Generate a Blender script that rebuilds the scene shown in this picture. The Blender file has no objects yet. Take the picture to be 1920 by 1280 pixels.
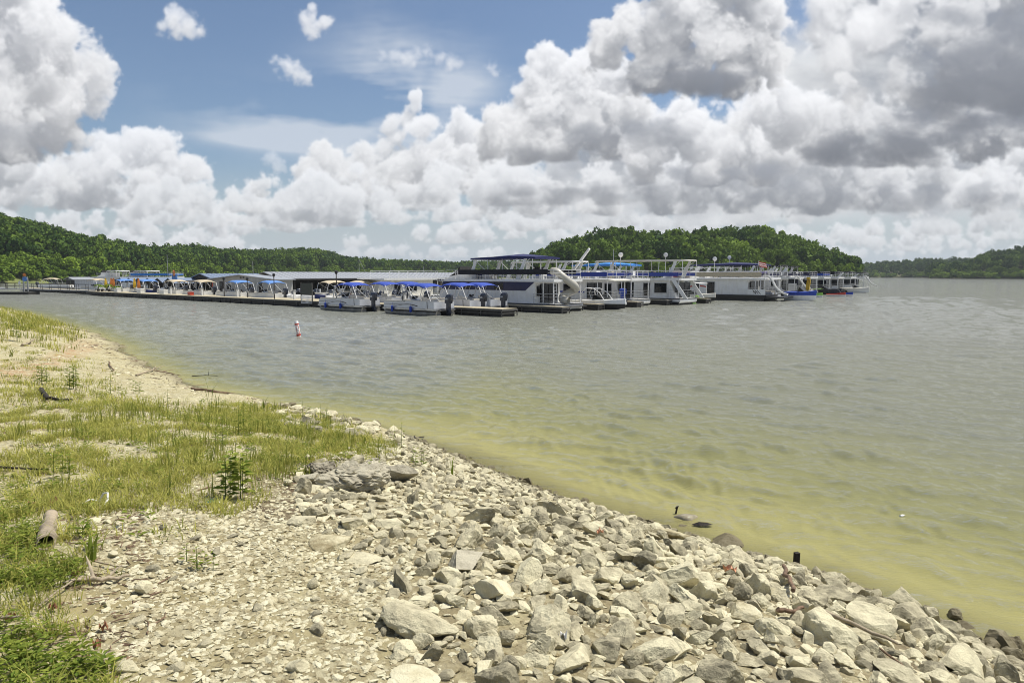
import bpy, bmesh, math, random
import numpy as np
from mathutils import Vector, Matrix
R_ = math.radians
scene = bpy.context.scene
COL = scene.collection
# ------------------------------------------------------------------ camera
CAM_H, FPX = 3.6, 1280.0                 # metres above the lake; focal length in pixels of a 1920 wide frame
PITCH = math.atan((640-515.0)/FPX)
cam = bpy.data.cameras.new("camera"); camo = bpy.data.objects.new("camera", cam); COL.objects.link(camo)
cam.lens = 24.0; cam.sensor_width = 36.0; cam.clip_start = 0.05; cam.clip_end = 6000
camo.location = (0, 0, CAM_H); camo.rotation_euler = (math.pi/2-PITCH, 0, 0)
scene.camera = camo
scene.render.engine = "CYCLES"
scene.view_settings.view_transform = "Standard"; scene.view_settings.look = "None"
scene.view_settings.exposure = 0.38; scene.view_settings.gamma = 1.0
scene.cycles.use_denoising = True; scene.cycles.pixel_filter_type = 'BLACKMAN_HARRIS'; scene.cycles.filter_width = 1.0
scene.cycles.max_bounces = 6; scene.cycles.diffuse_bounces = 3; scene.cycles.glossy_bounces = 3
scene.cycles.transparent_max_bounces = 12; scene.cycles.sample_clamp_indirect = 6; scene.cycles.sample_clamp_direct = 6
SUN_EL, SUN_AZ = 64.0, 72.0              # degrees; azimuth clockwise from the view direction
# ---- clouds : each cloud is a small volume of noise-eroded puffs, lit from above by marching ----
CR = np.random.RandomState(11)
def lattice(n, period, octs, rng, billow, gain=0.55, flat=None):
    """fractal lattice noise on a grid n=(ny,nx,nw); separable smooth interpolation"""
    out = np.zeros(n, np.float32); amp = 1.0; tot = 0
    p = list(period)
    for o in range(octs):
        idx = []
        for a in range(3):
            t = (np.arange(n[a])/p[a] + rng.rand()); i = np.floor(t).astype(int); f = (t-i).astype(np.float32)
            idx.append((i[-1]+4, i, f))
        L = rng.uniform(-1, 1, [q[0] for q in idx]).astype(np.float32)
        for a in range(3):
            m, i, f = idx[a]
            sh = [1,1,1]; sh[a] = -1
            ws = ((1-f)**3/6, (3*f**3-6*f*f+4)/6, (-3*f**3+3*f*f+3*f+1)/6, f**3/6)
            L = sum(np.take(L, i+e, a)*ws[e].reshape(sh).astype(np.float32) for e in range(4))
        L = np.ascontiguousarray(L)*1.9
        out += amp*(np.abs(L)*1.9-0.72 if billow else L*1.4)
        tot += amp; amp *= gain
        p = [max(1.0, q/2.03) for q in p]
    return out/tot
def render_cloud(blobs, base, cell, nz=1.0, dens=0.10, seed=0, octs=5, soft=0.25, lx=0.25, basew=0.12, bias=0.0, ax=1.0):
    """blobs: (x,y,r[,w]) in photo pixels -> (x0,y0,colour-lit, alpha) layer at 'cell' px"""
    rng = np.random.RandomState(seed)
    b = np.array([(q[0], q[1], q[2], q[3] if len(q) > 3 else 0) for q in blobs], np.float32)
    rm = b[:,2].max(); pad = 0.55*rm+6
    x0 = b[:,0].min()-(b[:,2].max()+pad)*ax; x1 = b[:,0].max()+(b[:,2].max()+pad)*ax
    y0 = (b[:,1]-b[:,2]).min()-pad*0.9; y1 = min((b[:,1]+b[:,2]).max()+pad, base+rm*0.5)
    zr = rm*1.35
    nx = int((x1-x0)/cell)+1; ny = int((y1-y0)/cell)+1
    cw = max(cell, zr*2/44); nw = int(2*zr/cw)+1
    X = (x0+np.arange(nx)*cell).astype(np.float32)[None,:,None]
    Y = (y0+np.arange(ny)*cell).astype(np.float32)[:,None,None]
    W = (-zr+np.arange(nw)*cw).astype(np.float32)[None,None,:]
    S = np.full((ny,nx,nw), -3.0, np.float32)
    for x,y,r,w in b:
        ix0=max(0,int((x-2.2*r*ax-x0)/cell)); ix1=min(nx,int((x+2.2*r*ax-x0)/cell)+1)
        iy0=max(0,int((y-2.2*r-y0)/cell)); iy1=min(ny,int((y+2.2*r-y0)/cell)+1)
        if ix1<=ix0 or iy1<=iy0: continue
        d = np.sqrt(((X[:,ix0:ix1]-x)/ax)**2+(Y[iy0:iy1]-y)**2+((W-w))**2)/r
        v = 1-d
        s = S[iy0:iy1,ix0:ix1]
        k = 0.18; h = np.clip(0.5+0.5*(v-s)/k,0,1)
        S[iy0:iy1,ix0:ix1] = s*(1-h)+v*h+k*h*(1-h)
    P = rm*0.62*nz
    n1 = lattice((ny,nx,nw),(P/cell,P*ax/cell,P/cw),octs+1,rng,True,0.68)
    n2 = lattice((ny,nx,nw),(P*1.9/cell,P*2.6*ax/cell,P*1.9/cw),2,rng,False,0.5)
    S += 1.15*n1+0.35*n2-0.03+bias
    bb = base + rm*0.10*n2[:, :, :1]
    S -= np.clip((Y-bb)/(rm*basew),-0.0,4)
    D = np.clip(S/soft,0,1); D = D*D*(3-2*D)*dens
    del n1,n2,S
    # light from above, leaning to +x and from behind
    T = np.empty_like(D); tau = np.zeros((nx,nw),np.float32)
    for j in range(ny):
        t = tau
        t = t*(1-lx)+lx*np.concatenate([t[1:],t[-1:]*0],0)
        fw = min(0.85,0.42*cell/cw); t = t*(1-fw)+fw*np.concatenate([t[:,:1]*0,t[:,:-1]],1)
        tau = t + D[j]*cell*1.05
        T[j] = tau
    # absolute vertical gradient for the ambient
    g = np.clip((base-Y)/max(base-y0-pad,1),0,1)
    A = np.zeros((ny,nx),np.float32); C = np.zeros((ny,nx),np.float32); tr = np.ones((ny,nx),np.float32); H=np.zeros((ny,nx),np.float32)
    for k in range(nw):
        a = 1-np.exp(-D[:,:,k]*cw)
        L = 0.56*np.exp(-T[:,:,k]*0.34)+0.44*np.exp(-T[:,:,k]*0.075)
        C += tr*a*L; H += tr*a*g[:,:,0]*np.ones_like(a); tr *= 1-a
    al = 1-tr
    # soft curl of the finished layer, so that no lattice line survives
    q = (max(3,rm*.35/cell),max(3,rm*.35/cell),1)
    dx = lattice((ny,nx,1),q,3,rng,False,.55)[...,0]*rm*.085/cell; dy = lattice((ny,nx,1),q,3,rng,False,.55)[...,0]*rm*.07/cell
    jx = np.clip(np.arange(nx)[None,:]+dx,0,nx-1.01); jy = np.clip(np.arange(ny)[:,None]+dy,0,ny-1.01)
    i0 = jx.astype(int); k0 = jy.astype(int); fx = (jx-i0).astype(np.float32); fy = (jy-k0).astype(np.float32)
    wp = lambda I: (I[k0,i0]*(1-fx)+I[k0,i0+1]*fx)*(1-fy)+(I[k0+1,i0]*(1-fx)+I[k0+1,i0+1]*fx)*fy
    C,H,al = wp(C),wp(H),wp(al)
    return x0,y0,C,H,al
FX0,FX1,FY0,FY1,CELL = -420,2340,-190,524,2.0
def clouds_front():
    nx=int((FX1-FX0)/CELL); ny=int((FY1-FY0)/CELL)
    rgb=np.zeros((ny,nx,3),np.float32); alp=np.zeros((ny,nx),np.float32)
    yy=(FY0+np.arange(ny)*CELL)[:,None]; xx=(FX0+np.arange(nx)*CELL)[None,:]
    def over(ix,iy,c,a):
        h,w=a.shape
        sx0=max(0,-ix); sy0=max(0,-iy); sx1=min(w,nx-ix); sy1=min(h,ny-iy)
        if sx1<=sx0 or sy1<=sy0: return
        a=a[sy0:sy1,sx0:sx1]; c=c[sy0:sy1,sx0:sx1]
        Y=slice(iy+sy0,iy+sy1); Z=slice(ix+sx0,ix+sx1)
        rgb[Y,Z]=rgb[Y,Z]*(1-a[...,None])+c*a[...,None]
        alp[Y,Z]=alp[Y,Z]*(1-a)+a
    hz=np.array([0.52,0.565,0.60],np.float32)
    def put(blobs,base,seed,haze=0.0,cell=CELL,lit=1.0,amb=1.0,nz=1.0,dens=0.10,soft=0.27,octs=5,op=1.0,warm=0.0,basew=0.12,bias=0.0,ax=1.0):
        x0,y0,C,H,al=render_cloud(blobs,base,cell,nz,dens,seed,octs,soft,basew=basew,bias=bias,ax=ax)
        sun=np.array([0.98,0.96,0.93],np.float32)*lit*0.84
        amb_c=(np.array([0.140,0.158,0.196],np.float32)*(0.75+0.75*H/np.maximum(al,1e-3))[...,None])*amb
        col=C[...,None]/np.maximum(al,1e-3)[...,None]*sun+amb_c
        col=col*(1-haze)+hz*haze
        if cell!=CELL:
            f=int(round(cell/CELL))
            col=np.repeat(np.repeat(col,f,0),f,1); al=np.repeat(np.repeat(al,f,0),f,1)
        over(int(round((x0-FX0)/CELL)),int(round((y0-FY0)/CELL)),col,al*op)
    # thin high wisps
    n=lattice((ny,nx,1),(26,150,1),5,np.random.RandomState(5),False,0.62)[...,0]
    m=lattice((ny,nx,1),(60,60,1),5,np.random.RandomState(6),False,0.6)[...,0]
    def g(cx,cy,sx,sy,rot=0): 
        c,s=np.cos(rot),np.sin(rot); a=(xx-cx)*c+(yy-cy)*s; b=-(xx-cx)*s+(yy-cy)*c
        return np.exp(-(a/sx)**2-(b/sy)**2)
    mask=g(600,240,210,50,0.12)*0.85+g(530,272,130,11,0.12)*0.75+g(750,150,120,80)*0.9+g(850,180,90,60)*0.4+g(700,60,50,70)*0.15
    ci=np.clip(mask*(0.72+1.6*n+0.9*m),0,0.72)
    over(0,0,np.broadcast_to(np.array([0.66,0.71,0.78],np.float32),(ny,nx,3)),ci.astype(np.float32))
    # pale air near the horizon
    hzv=np.clip((yy-290)/190.0,0,1)**1.2*0.97+0*xx
    over(0,0,np.broadcast_to(hz*np.array([0.97,1.0,1.02],np.float32),(ny,nx,3)),hzv.astype(np.float32))
    r=np.random.RandomState(3)
    # rows of far cumulus, smaller and paler towards the horizon
    for (yb,sz,hzf,cnt) in ((504,12,0.46,64),(486,18,0.36,56),(458,28,0.28,42),(428,36,0.26,32),(398,44,0.2,24),(366,50,0.15,18)):
        for i in range(cnt):
            cx=r.uniform(FX0,FX1) if r.rand()<.5 else FX0+(i+.5)/cnt*(FX1-FX0)
            by=yb+r.uniform(-.4,.4)*sz
            top=by-sz*1.3
            if 380<cx<560 and top<335: continue
            k=r.randint(3,7); bl=[]
            for q in range(k):
                rr=sz*r.uniform(.4,.85); bl.append((cx+r.uniform(-2.1,2.1)*sz,by-rr*r.uniform(.3,1.0),rr,r.uniform(-.4,.4)*sz))
            put(bl,by,100+i+int(yb),haze=min(.9,hzf+r.uniform(-.1,.1)),octs=4,dens=0.16,op=0.95 if yb>400 else 0.9)
    # soft grey deck behind the near masses
    d1=lattice((ny,nx,1),(45,120,1),6,np.random.RandomState(8),False,0.6)[...,0]
    d2=lattice((ny,nx,1),(30,60,1),6,np.random.RandomState(9),False,0.62)[...,0]
    sm=lambda e0,e1,v: np.clip((v-e0)/(e1-e0),0,1)**2*(3-2*np.clip((v-e0)/(e1-e0),0,1))
    dk=sm(1380,1560,xx+130*d1)*1.0+sm(900,1150,xx+90*d1)*sm(210,270,yy+40*d2)
    dk=np.clip(dk,0,1)*(1-sm(385,432,yy+30*d2))
    dk*=1-.9*np.exp(-((xx-1495-20*d2)/34)**2-((yy-20)/60)**2)
    sh=np.clip(.42+.75*d1+.45*d2-.25*sm(1550,1900,xx)*sm(330,200,yy),0,1)[...,None]
    over(0,0,np.array([.30,.325,.375],np.float32)*(1-sh)+np.array([.78,.79,.80],np.float32)*sh,dk.astype(np.float32)*.97)
    # named masses
    put([(190,268,30),(242,272,36),(215,300,52),(300,312,48),(345,322,36),(285,335,60),(160,330,70),(90,330,70),(20,335,70)],395,21,haze=.12,amb=1.1)
    put([(20,300,70),(-90,300,90),(-250,290,110),(110,350,60)],385,22,haze=.2)
    put([(330,352,42),(280,372,50),(390,378,34),(440,372,26),(345,385,50)],420,23,haze=.25)
    put([(600,283,24),(612,305,30),(590,330,38),(640,330,46),(690,300,36),(720,275,28),(745,255,26),(760,228,24),(733,236,24),(776,202,17),(776,182,15),(690,340,50),(740,320,45)],395,24,haze=.1,nz=1.0)
    put([(505,300,16),(520,312,18)],330,33,op=.5,dens=.06)
    put([(600,365,45),(660,378,55),(720,380,50),(540,385,40)],425,25,haze=.22)
    put([(800,238,38),(850,240,42),(895,252,38),(830,280,60),(900,300,66),(790,300,50),(760,330,40)],375,26,haze=.05)
    put([(830,345,55),(900,360,60),(960,345,60),(770,370,42)],400,27,haze=.16)
    put([(1250,350,80),(1120,360,65),(1010,370,55),(1360,340,70),(1450,345,60)],398,28,haze=.1,lit=.95,dens=.14)
    put([(1540,330,70),(1640,335,80),(1760,330,70),(1850,345,70),(1480,340,50),(1960,330,90),(2100,330,110)],402,31,haze=.1,lit=.92,dens=.13)
    put([(1890,345,45),(1810,360,40),(1930,370,50),(1700,375,40),(2050,360,70)],410,34,haze=.12)
    put([(1040,128,44),(1012,150,46),(985,190,46),(1075,160,55),(950,225,50),(1000,240,75),(1090,235,90),(1180,240,80),(930,262,50),(1060,265,60),(1150,270,50),(1105,150,62),(1150,185,60),(1120,110,40)],306,29,dens=.11)
    put([(1300,250,70),(1400,250,70),(1230,270,60),(1470,270,60),(1330,300,60),(1210,310,50),(1420,310,50)],345,30,dens=.09)
    put([(1500,215,60),(1440,190,60),(1560,240,60)],300,38,dens=.08)
    put([(1180,60,64),(1125,52,40),(1135,95,45),(1240,60,70),(1290,10,80),(1360,70,70),(1420,40,70),(1440,110,60),(1210,120,50),(1300,130,50),(1380,130,50),(1260,-60,80),(1390,-60,80)],192,32,dens=.11,basew=.18)
    put([(1620,220,70),(1560,250,60),(1700,240,70),(1660,270,50),(1780,230,80),(1880,215,80),(1960,210,90),(2080,200,100)],312,37,dens=.17,lit=.85,basew=.25,soft=.4)
    put([(1540,60,60),(1580,120,66),(1640,60,80),(1600,190,60),(1680,150,66),(1560,0,70),(1700,0,80)],250,39,dens=.055,soft=.45,basew=.3)
    put([(1780,40,90),(1860,90,100),(1930,150,80),(1800,150,60),(1900,-30,120),(2080,60,140),(2240,80,140),(1720,190,40)],262,35,dens=.15,lit=.8,soft=.5,basew=.35)
    put([(1665,190,24),(1690,200,18)],215,40,dens=.06,soft=.6)
    put([(40,50,92),(105,108,72),(160,132,42),(185,150,26),(55,170,90),(125,190,50),(165,190,30),(20,235,80),(100,240,55),(140,255,32),(-110,90,150),(-120,220,110),(-280,150,130),(90,20,50),(130,45,28),(-50,-40,110),(85,75,60),(150,150,50),(70,130,60),(60,220,50),(110,210,45),(0,150,70),(0,60,80)],300,36,dens=.075,nz=.55,basew=.2,bias=.30)
    # bases seen from below, in the shade of their own clouds
    put([(1200,150,37),(1260,145,42),(1320,150,42),(1380,148,29),(1290,130,37)],190,51,dens=0.061,soft=.8,lit=.13,bias=.1,basew=.25,octs=5,ax=2.0)
    put([(1080,262,28),(1130,255,37),(1190,250,37),(1240,262,24),(1000,285,28),(1050,292,29),(1110,295,24)],300,52,dens=0.042,soft=.9,lit=.2,bias=.1,basew=.3,octs=5,ax=2.0)
    put([(980,365,24),(1050,362,28),(1130,358,29),(1210,352,32),(1290,345,33),(1370,335,33),(1430,325,28),(930,372,19)],382,53,dens=0.048,soft=.9,lit=.2,bias=.15,basew=.3,octs=5,ax=2.0)
    put([(1560,290,42),(1630,285,46),(1700,270,46),(1780,250,42),(1840,235,42),(1900,225,42),(1970,215,50),(1740,215,42)],312,54,dens=0.061,soft=.9,lit=.13,bias=.15,basew=.3,octs=5,ax=2.0)
    put([(1830,110,59),(1890,150,67),(1770,190,42),(1910,60,50),(1960,120,67),(1800,30,33),(2060,120,76)],255,55,dens=0.042,soft=.9,lit=.15,bias=.1,basew=.35,octs=5,ax=2.0)
    put([(1510,365,28),(1580,368,33),(1660,370,37),(1740,365,33),(1480,350,24),(1830,375,33),(1420,372,22)],396,56,dens=0.042,soft=.9,lit=.2,bias=.15,basew=.3,octs=5,ax=2.0)
    put([(40,262,42),(-30,262,50),(100,270,29),(-130,262,59)],296,57,dens=0.036,soft=.9,lit=.3,bias=.1,basew=.3,octs=5,ax=2.0)
    put([(30,120,42),(70,170,37),(-30,130,50),(20,60,33)],200,58,dens=0.026,soft=.9,lit=.4,bias=.1,basew=.4,octs=5,ax=2.0)
    # small free puffs
    put([(328,40,22),(352,50,24),(374,58,20),(306,50,14),(318,28,12),(340,54,24)],78,41,dens=.06,soft=.7,bias=.2)
    put([(580,38,22),(590,58,20),(572,30,14),(602,48,16),(584,14,11),(585,50,24),(610,44,16)],95,42,dens=.06,soft=.6,bias=.2)
    put([(530,120,18),(555,138,18),(578,152,15),(515,112,12),(545,128,20),(570,146,18)],172,43,dens=.05,soft=.7,bias=.2)
    put([(770,112,22),(800,100,20),(830,105,20),(855,118,14),(740,108,18),(785,106,20),(845,112,20),(720,105,12)],140,44,dens=.03,soft=.8,bias=.15)
    put([(920,128,12),(928,138,9)],150,45,dens=.035,soft=.6)
    return rgb,alp
def sky_images():
    W, Hh = 4096, 2048
    rgb = np.zeros((Hh, W, 3), np.float32); alp = np.zeros((Hh, W), np.float32)
    # scattered cumulus over the whole dome, coarse
    r = np.random.RandomState(77)
    gw, gh = 1024, 256
    n = lattice((gh, gw, 1), (34, 46, 1), 6, r, True, .62)[..., 0]+.5*lattice((gh, gw, 1), (60, 100, 1), 2, r, False)[..., 0]
    el = (np.arange(gh)+.5)/gh*90
    a = np.clip((n+.22+.25*np.clip((35-el)/35, 0, 1)[:, None])*2.4, 0, 1)
    a = np.maximum(a, np.clip((9-el)/9, 0, 1)[:, None])
    c = .52+.30*np.clip(n*1.4, -1, 1)
    pre = (a*c)[..., None]*np.array([.98, .99, 1.02])
    up = lambda m: np.repeat(np.repeat(m, 4, 0), 4, 1)
    rgb[1024:] = up(pre); alp[1024:] = up(a)
    # the clouds ahead
    fr, fa = clouds_front()
    ny, nx = fa.shape
    v = (np.arange(Hh)+.5)/Hh; u = (np.arange(W)+.5)/W
    th = ((v-.5)*math.pi)[1000:1560, None]; i0, i1 = int(W*.25)-640, int(W*.25)+640
    ph = ((.5-u)*2*math.pi)[None, i0:i1]
    dx, dy, dz = np.cos(th)*np.cos(ph), np.cos(th)*np.sin(ph), np.sin(th)+0*ph
    f = dy*math.cos(PITCH)-dz*math.sin(PITCH); upv = dy*math.sin(PITCH)+dz*math.cos(PITCH)
    px = 960+FPX*dx/f; py = 640-FPX*upv/f
    jx = (px-FX0)/CELL; jy = (py-FY0)/CELL
    ok = np.clip(np.minimum(np.minimum(jx, nx-2-jx)/60, jy/50), 0, 1)*(f > .2)
    jx = np.clip(jx, 0, nx-1.01); jy = np.clip(jy, 0, ny-1.01)
    a0 = jx.astype(int); b0 = jy.astype(int); fx = (jx-a0).astype(np.float32); fy = (jy-b0).astype(np.float32)
    def smp(I):
        q, w = (fx[..., None], fy[..., None]) if I.ndim == 3 else (fx, fy)
        return (I[b0, a0]*(1-q)+I[b0, a0+1]*q)*(1-w)+(I[b0+1, a0]*(1-q)+I[b0+1, a0+1]*q)*w
    S = (slice(1000, 1560), slice(i0, i1))
    ok = ok.astype(np.float32)
    rgb[S] = rgb[S]*(1-ok[..., None])+smp(fr)*ok[..., None]
    alp[S] = alp[S]*(1-ok)+smp(fa)*ok
    out = []
    for name, arr, cs in (("sky_cloud_light", rgb, "sRGB"), ("sky_cloud_cover", np.repeat(alp[..., None], 3, 2), "Non-Color")):
        arr = np.clip(arr, 0, 1)
        if cs == "sRGB": arr = np.where(arr < .0031308, arr*12.92, 1.055*arr**(1/2.4)-.055)
        im = bpy.data.images.new(name, W, Hh, alpha=False); im.colorspace_settings.name = cs
        px4 = np.ones((Hh, W, 4), np.float32); px4[..., :3] = arr
        im.pixels.foreach_set(px4.ravel()); im.update(); im.pack(); out.append(im)
    return out
world = bpy.data.worlds.new("World"); scene.world = world; world.use_nodes = True
wn, wl = world.node_tree.nodes, world.node_tree.links
wn.clear()
wo = wn.new("ShaderNodeOutputWorld"); add = wn.new("ShaderNodeAddShader")
sky = wn.new("ShaderNodeTexSky"); sky.sky_type = "NISHITA"; sky.sun_disc = False
sky.sun_elevation = R_(SUN_EL); sky.sun_rotation = R_(SUN_AZ); sky.air_density = 1.0; sky.dust_density = 1.2; sky.ozone_density = 3.0
im_l, im_c = sky_images()
el_, ec_ = wn.new("ShaderNodeTexEnvironment"), wn.new("ShaderNodeTexEnvironment")
el_.image, ec_.image = im_l, im_c
inv = wn.new("ShaderNodeMix"); inv.data_type = "RGBA"; inv.inputs[7].default_value = (0, 0, 0, 1)
wl.new(ec_.outputs[0], inv.inputs[0]); wl.new(sky.outputs[0], inv.inputs[6])
b1, b2 = wn.new("ShaderNodeBackground"), wn.new("ShaderNodeBackground")
b1.inputs[1].default_value = 0.082; b2.inputs[1].default_value = 0.79
wl.new(inv.outputs[2], b1.inputs[0]); wl.new(el_.outputs[0], b2.inputs[0])
wl.new(b1.outputs[0], add.inputs[0]); wl.new(b2.outputs[0], add.inputs[1]); wl.new(add.outputs[0], wo.inputs[0])
sl = bpy.data.lights.new("sun", "SUN"); sl.energy = 4.2; sl.angle = R_(.55); sl.color = (1, .95, .86)
slo = bpy.data.objects.new("sun", sl); COL.objects.link(slo)
slo.rotation_euler = (R_(90-SUN_EL), 0, R_(180-SUN_AZ)); slo.location = (40, 90, 200)
# ------------------------------------------------------------------ helpers
def ray(px, py):
    d = Vector(((px-960)/FPX, math.cos(PITCH)+math.sin(PITCH)*(640-py)/FPX, -math.sin(PITCH)+math.cos(PITCH)*(640-py)/FPX))
    return d
def at(px, py, z=0.0):
    d = ray(px, py); t = (z-CAM_H)/d.z
    return Vector((d.x*t, d.y*t, z))
def to_px(x, y, z):
    f = y*math.cos(PITCH)-(z-CAM_H)*math.sin(PITCH); u = y*math.sin(PITCH)+(z-CAM_H)*math.cos(PITCH)
    return 960+FPX*x/f, 640-FPX*u/f
def tag(o, label=None, cat=None, group=None, kind=None):
    if label: o["label"] = label
    if cat: o["category"] = cat
    if group: o["group"] = group
    if kind: o["kind"] = kind
    return o
def empty(name, loc, rz=0.0, label=None, cat=None, group=None):
    o = bpy.data.objects.new(name, None); COL.objects.link(o)
    o.location = loc; o.rotation_euler = (0, 0, rz); o.empty_display_size = .2
    return tag(o, label, cat, group)
def link_mesh(name, me, parent=None, mat=None):
    o = bpy.data.objects.new(name, me); COL.objects.link(o)
    if parent: o.parent = parent
    if mat: me.materials.append(mat)
    return o
def raw_mesh(name, V, F, mat=None, smooth=False, attrs=None):
    """V (n,3) float array, F (m,k) int array"""
    V = np.asarray(V, np.float32); F = np.asarray(F, np.int32)
    me = bpy.data.meshes.new(name); m, k = F.shape
    me.vertices.add(len(V)); me.vertices.foreach_set("co", V.ravel())
    me.loops.add(m*k); me.loops.foreach_set("vertex_index", F.ravel())
    me.polygons.add(m); me.polygons.foreach_set("loop_start", np.arange(0, m*k, k, dtype=np.int32))
    me.polygons.foreach_set("loop_total", np.full(m, k, np.int32))
    me.polygons.foreach_set("use_smooth", np.full(m, bool(smooth)))
    me.update(calc_edges=True)
    for nm, arr in (attrs or {}).items():
        a = me.attributes.new(nm, "FLOAT", "POINT"); a.data.foreach_set("value", np.asarray(arr, np.float32))
    if mat: me.materials.append(mat)
    return me
class MB:
    """collects shapes, builds ONE mesh object"""
    def __init__(s): s.v = []; s.f = []
    def add(s, V, F):
        n = len(s.v); s.v += [tuple(p) for p in V]; s.f += [tuple(i+n for i in q) for q in F]; return s
    def box(s, x0, x1, y0, y1, z0, z1, rz=0, c=None):
        V = [(x, y, z) for z in (z0, z1) for (x, y) in ((x0, y0), (x1, y0), (x1, y1), (x0, y1))]
        if rz:
            cx, cy = c if c else ((x0+x1)/2, (y0+y1)/2); q, w = math.cos(rz), math.sin(rz)
            V = [(cx+(x-cx)*q-(y-cy)*w, cy+(x-cx)*w+(y-cy)*q, z) for x, y, z in V]
        return s.add(V, [(0, 3, 2, 1), (4, 5, 6, 7), (0, 1, 5, 4), (1, 2, 6, 5), (2, 3, 7, 6), (3, 0, 4, 7)])
    def tube(s, pts, r, n=8, cap=True):
        P = [Vector(p) for p in pts]; rs = r if isinstance(r, (list, tuple)) else [r]*len(P)
        V = []; F = []; ref = None
        for i, p in enumerate(P):
            t = (P[min(i+1, len(P)-1)]-P[max(i-1, 0)]).normalized()
            if ref is None: ref = t.orthogonal().normalized()
            a = (ref-t*ref.dot(t)); a = a.normalized() if a.length > 1e-5 else t.orthogonal().normalized(); ref = a
            b = t.cross(a)
            for k in range(n):
                w = 2*math.pi*k/n; V.append(p+a*(math.cos(w)*rs[i])+b*(math.sin(w)*rs[i]))
        for i in range(len(P)-1):
            for k in range(n):
                F.append((i*n+k, i*n+(k+1) % n, (i+1)*n+(k+1) % n, (i+1)*n+k))
        if cap: F += [tuple(range(n))[::-1], tuple(range((len(P)-1)*n, len(P)*n))]
        return s.add(V, F)
    def bar(s, a, b, w, h=None):
        """square-section bar"""
        a, b = Vector(a), Vector(b); h = h or w; t = (b-a).normalized()
        u = t.cross(Vector((0, 0, 1))); u = u.normalized() if u.length > 1e-4 else Vector((1, 0, 0)); v = u.cross(t)
        V = [p+u*(i*w/2)+v*(j*h/2) for p in (a, b) for i, j in ((-1, -1), (1, -1), (1, 1), (-1, 1))]
        return s.add(V, [(0, 1, 2, 3), (7, 6, 5, 4), (0, 4, 5, 1), (1, 5, 6, 2), (2, 6, 7, 3), (3, 7, 4, 0)])
    def loft(s, rings, closed=True, cap=True):
        n = len(rings[0]); V = [p for r in rings for p in r]; F = []
        for i in range(len(rings)-1):
            for k in range(n if closed else n-1):
                F.append((i*n+k, i*n+(k+1) % n, (i+1)*n+(k+1) % n, (i+1)*n+k))
        if cap and closed: F += [tuple(range(n))[::-1], tuple(range((len(rings)-1)*n, len(rings)*n))]
        return s.add(V, F)
    def prism(s, poly, y0, y1):
        """polygon in x,z pushed along y"""
        return s.loft([[(x, y0, z) for x, z in poly], [(x, y1, z) for x, z in poly]])
    def prism_x(s, poly, x0, x1):
        return s.loft([[(x0, y, z) for y, z in poly], [(x1, y, z) for y, z in poly]])
    def prism_z(s, poly, z0, z1):
        return s.loft([[(x, y, z0) for x, y in poly], [(x, y, z1) for x, y in poly]])
    def ball(s, c, r, n=10, m=6):
        rx, ry, rz = r if isinstance(r, (tuple, list)) else (r, r, r); V = []; F = []
        for j in range(1, m):
            t = math.pi*j/m
            for k in range(n):
                w = 2*math.pi*k/n; V.append((c[0]+rx*math.sin(t)*math.cos(w), c[1]+ry*math.sin(t)*math.sin(w), c[2]+rz*math.cos(t)))
        V += [(c[0], c[1], c[2]+rz), (c[0], c[1], c[2]-rz)]; a = len(V)-2
        for j in range(m-2):
            for k in range(n): F.append((j*n+k, (j+1)*n+k, (j+1)*n+(k+1) % n, j*n+(k+1) % n))
        for k in range(n): F += [(a, k, (k+1) % n), (a+1, (m-2)*n+(k+1) % n, (m-2)*n+k)]
        return s.add(V, F)
    def sheet(s, grid, th):
        """grid[i][j] of points -> a thick curved sheet (thickness th downwards)"""
        n, m = len(grid), len(grid[0]); top = [Vector(p) for r in grid for p in r]; V = top+[p-Vector((0, 0, th)) for p in top]; o = n*m; F = []
        for i in range(n-1):
            for j in range(m-1):
                q = (i*m+j, i*m+j+1, (i+1)*m+j+1, (i+1)*m+j); F += [q, tuple(o+k for k in q[::-1])]
        rim = [j for j in range(m)]+[i*m+m-1 for i in range(1, n)]+[(n-1)*m+j for j in range(m-2, -1, -1)]+[i*m for i in range(n-2, 0, -1)]
        for a, b in zip(rim, rim[1:]+rim[:1]): F.append((a, o+a, o+b, b))
        return s.add(V, F)
    def build(s, name, mat=None, parent=None, smooth=False, angle=40):
        me = bpy.data.meshes.new(name); me.from_pydata(s.v, [], s.f); 
        bm = bmesh.new(); bm.from_mesh(me); bmesh.ops.recalc_face_normals(bm, faces=bm.faces[:]); bm.to_mesh(me); bm.free()
        if smooth:
            me.polygons.foreach_set("use_smooth", np.ones(len(me.polygons), bool)); me.set_sharp_from_angle(angle=R_(angle))
        return link_mesh(name, me, parent, mat)
def kids(o): return [c for c in bpy.data.objects if c.parent == o]
TREE = {}
def copy_tree(o, loc, rz, label=None, group=None, scale=None):
    c = o.copy(); COL.objects.link(c); c.location = loc; c.rotation_euler = (0, 0, rz)
    if scale: c.scale = scale
    if label: c["label"] = label
    if group: c["group"] = group
    def rec(a, b):
        if a not in TREE: TREE[a] = kids(a)
        for ch in TREE[a]:
            k = ch.copy(); COL.objects.link(k); k.parent = b; rec(ch, k)
    rec(o, c); return c
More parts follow.
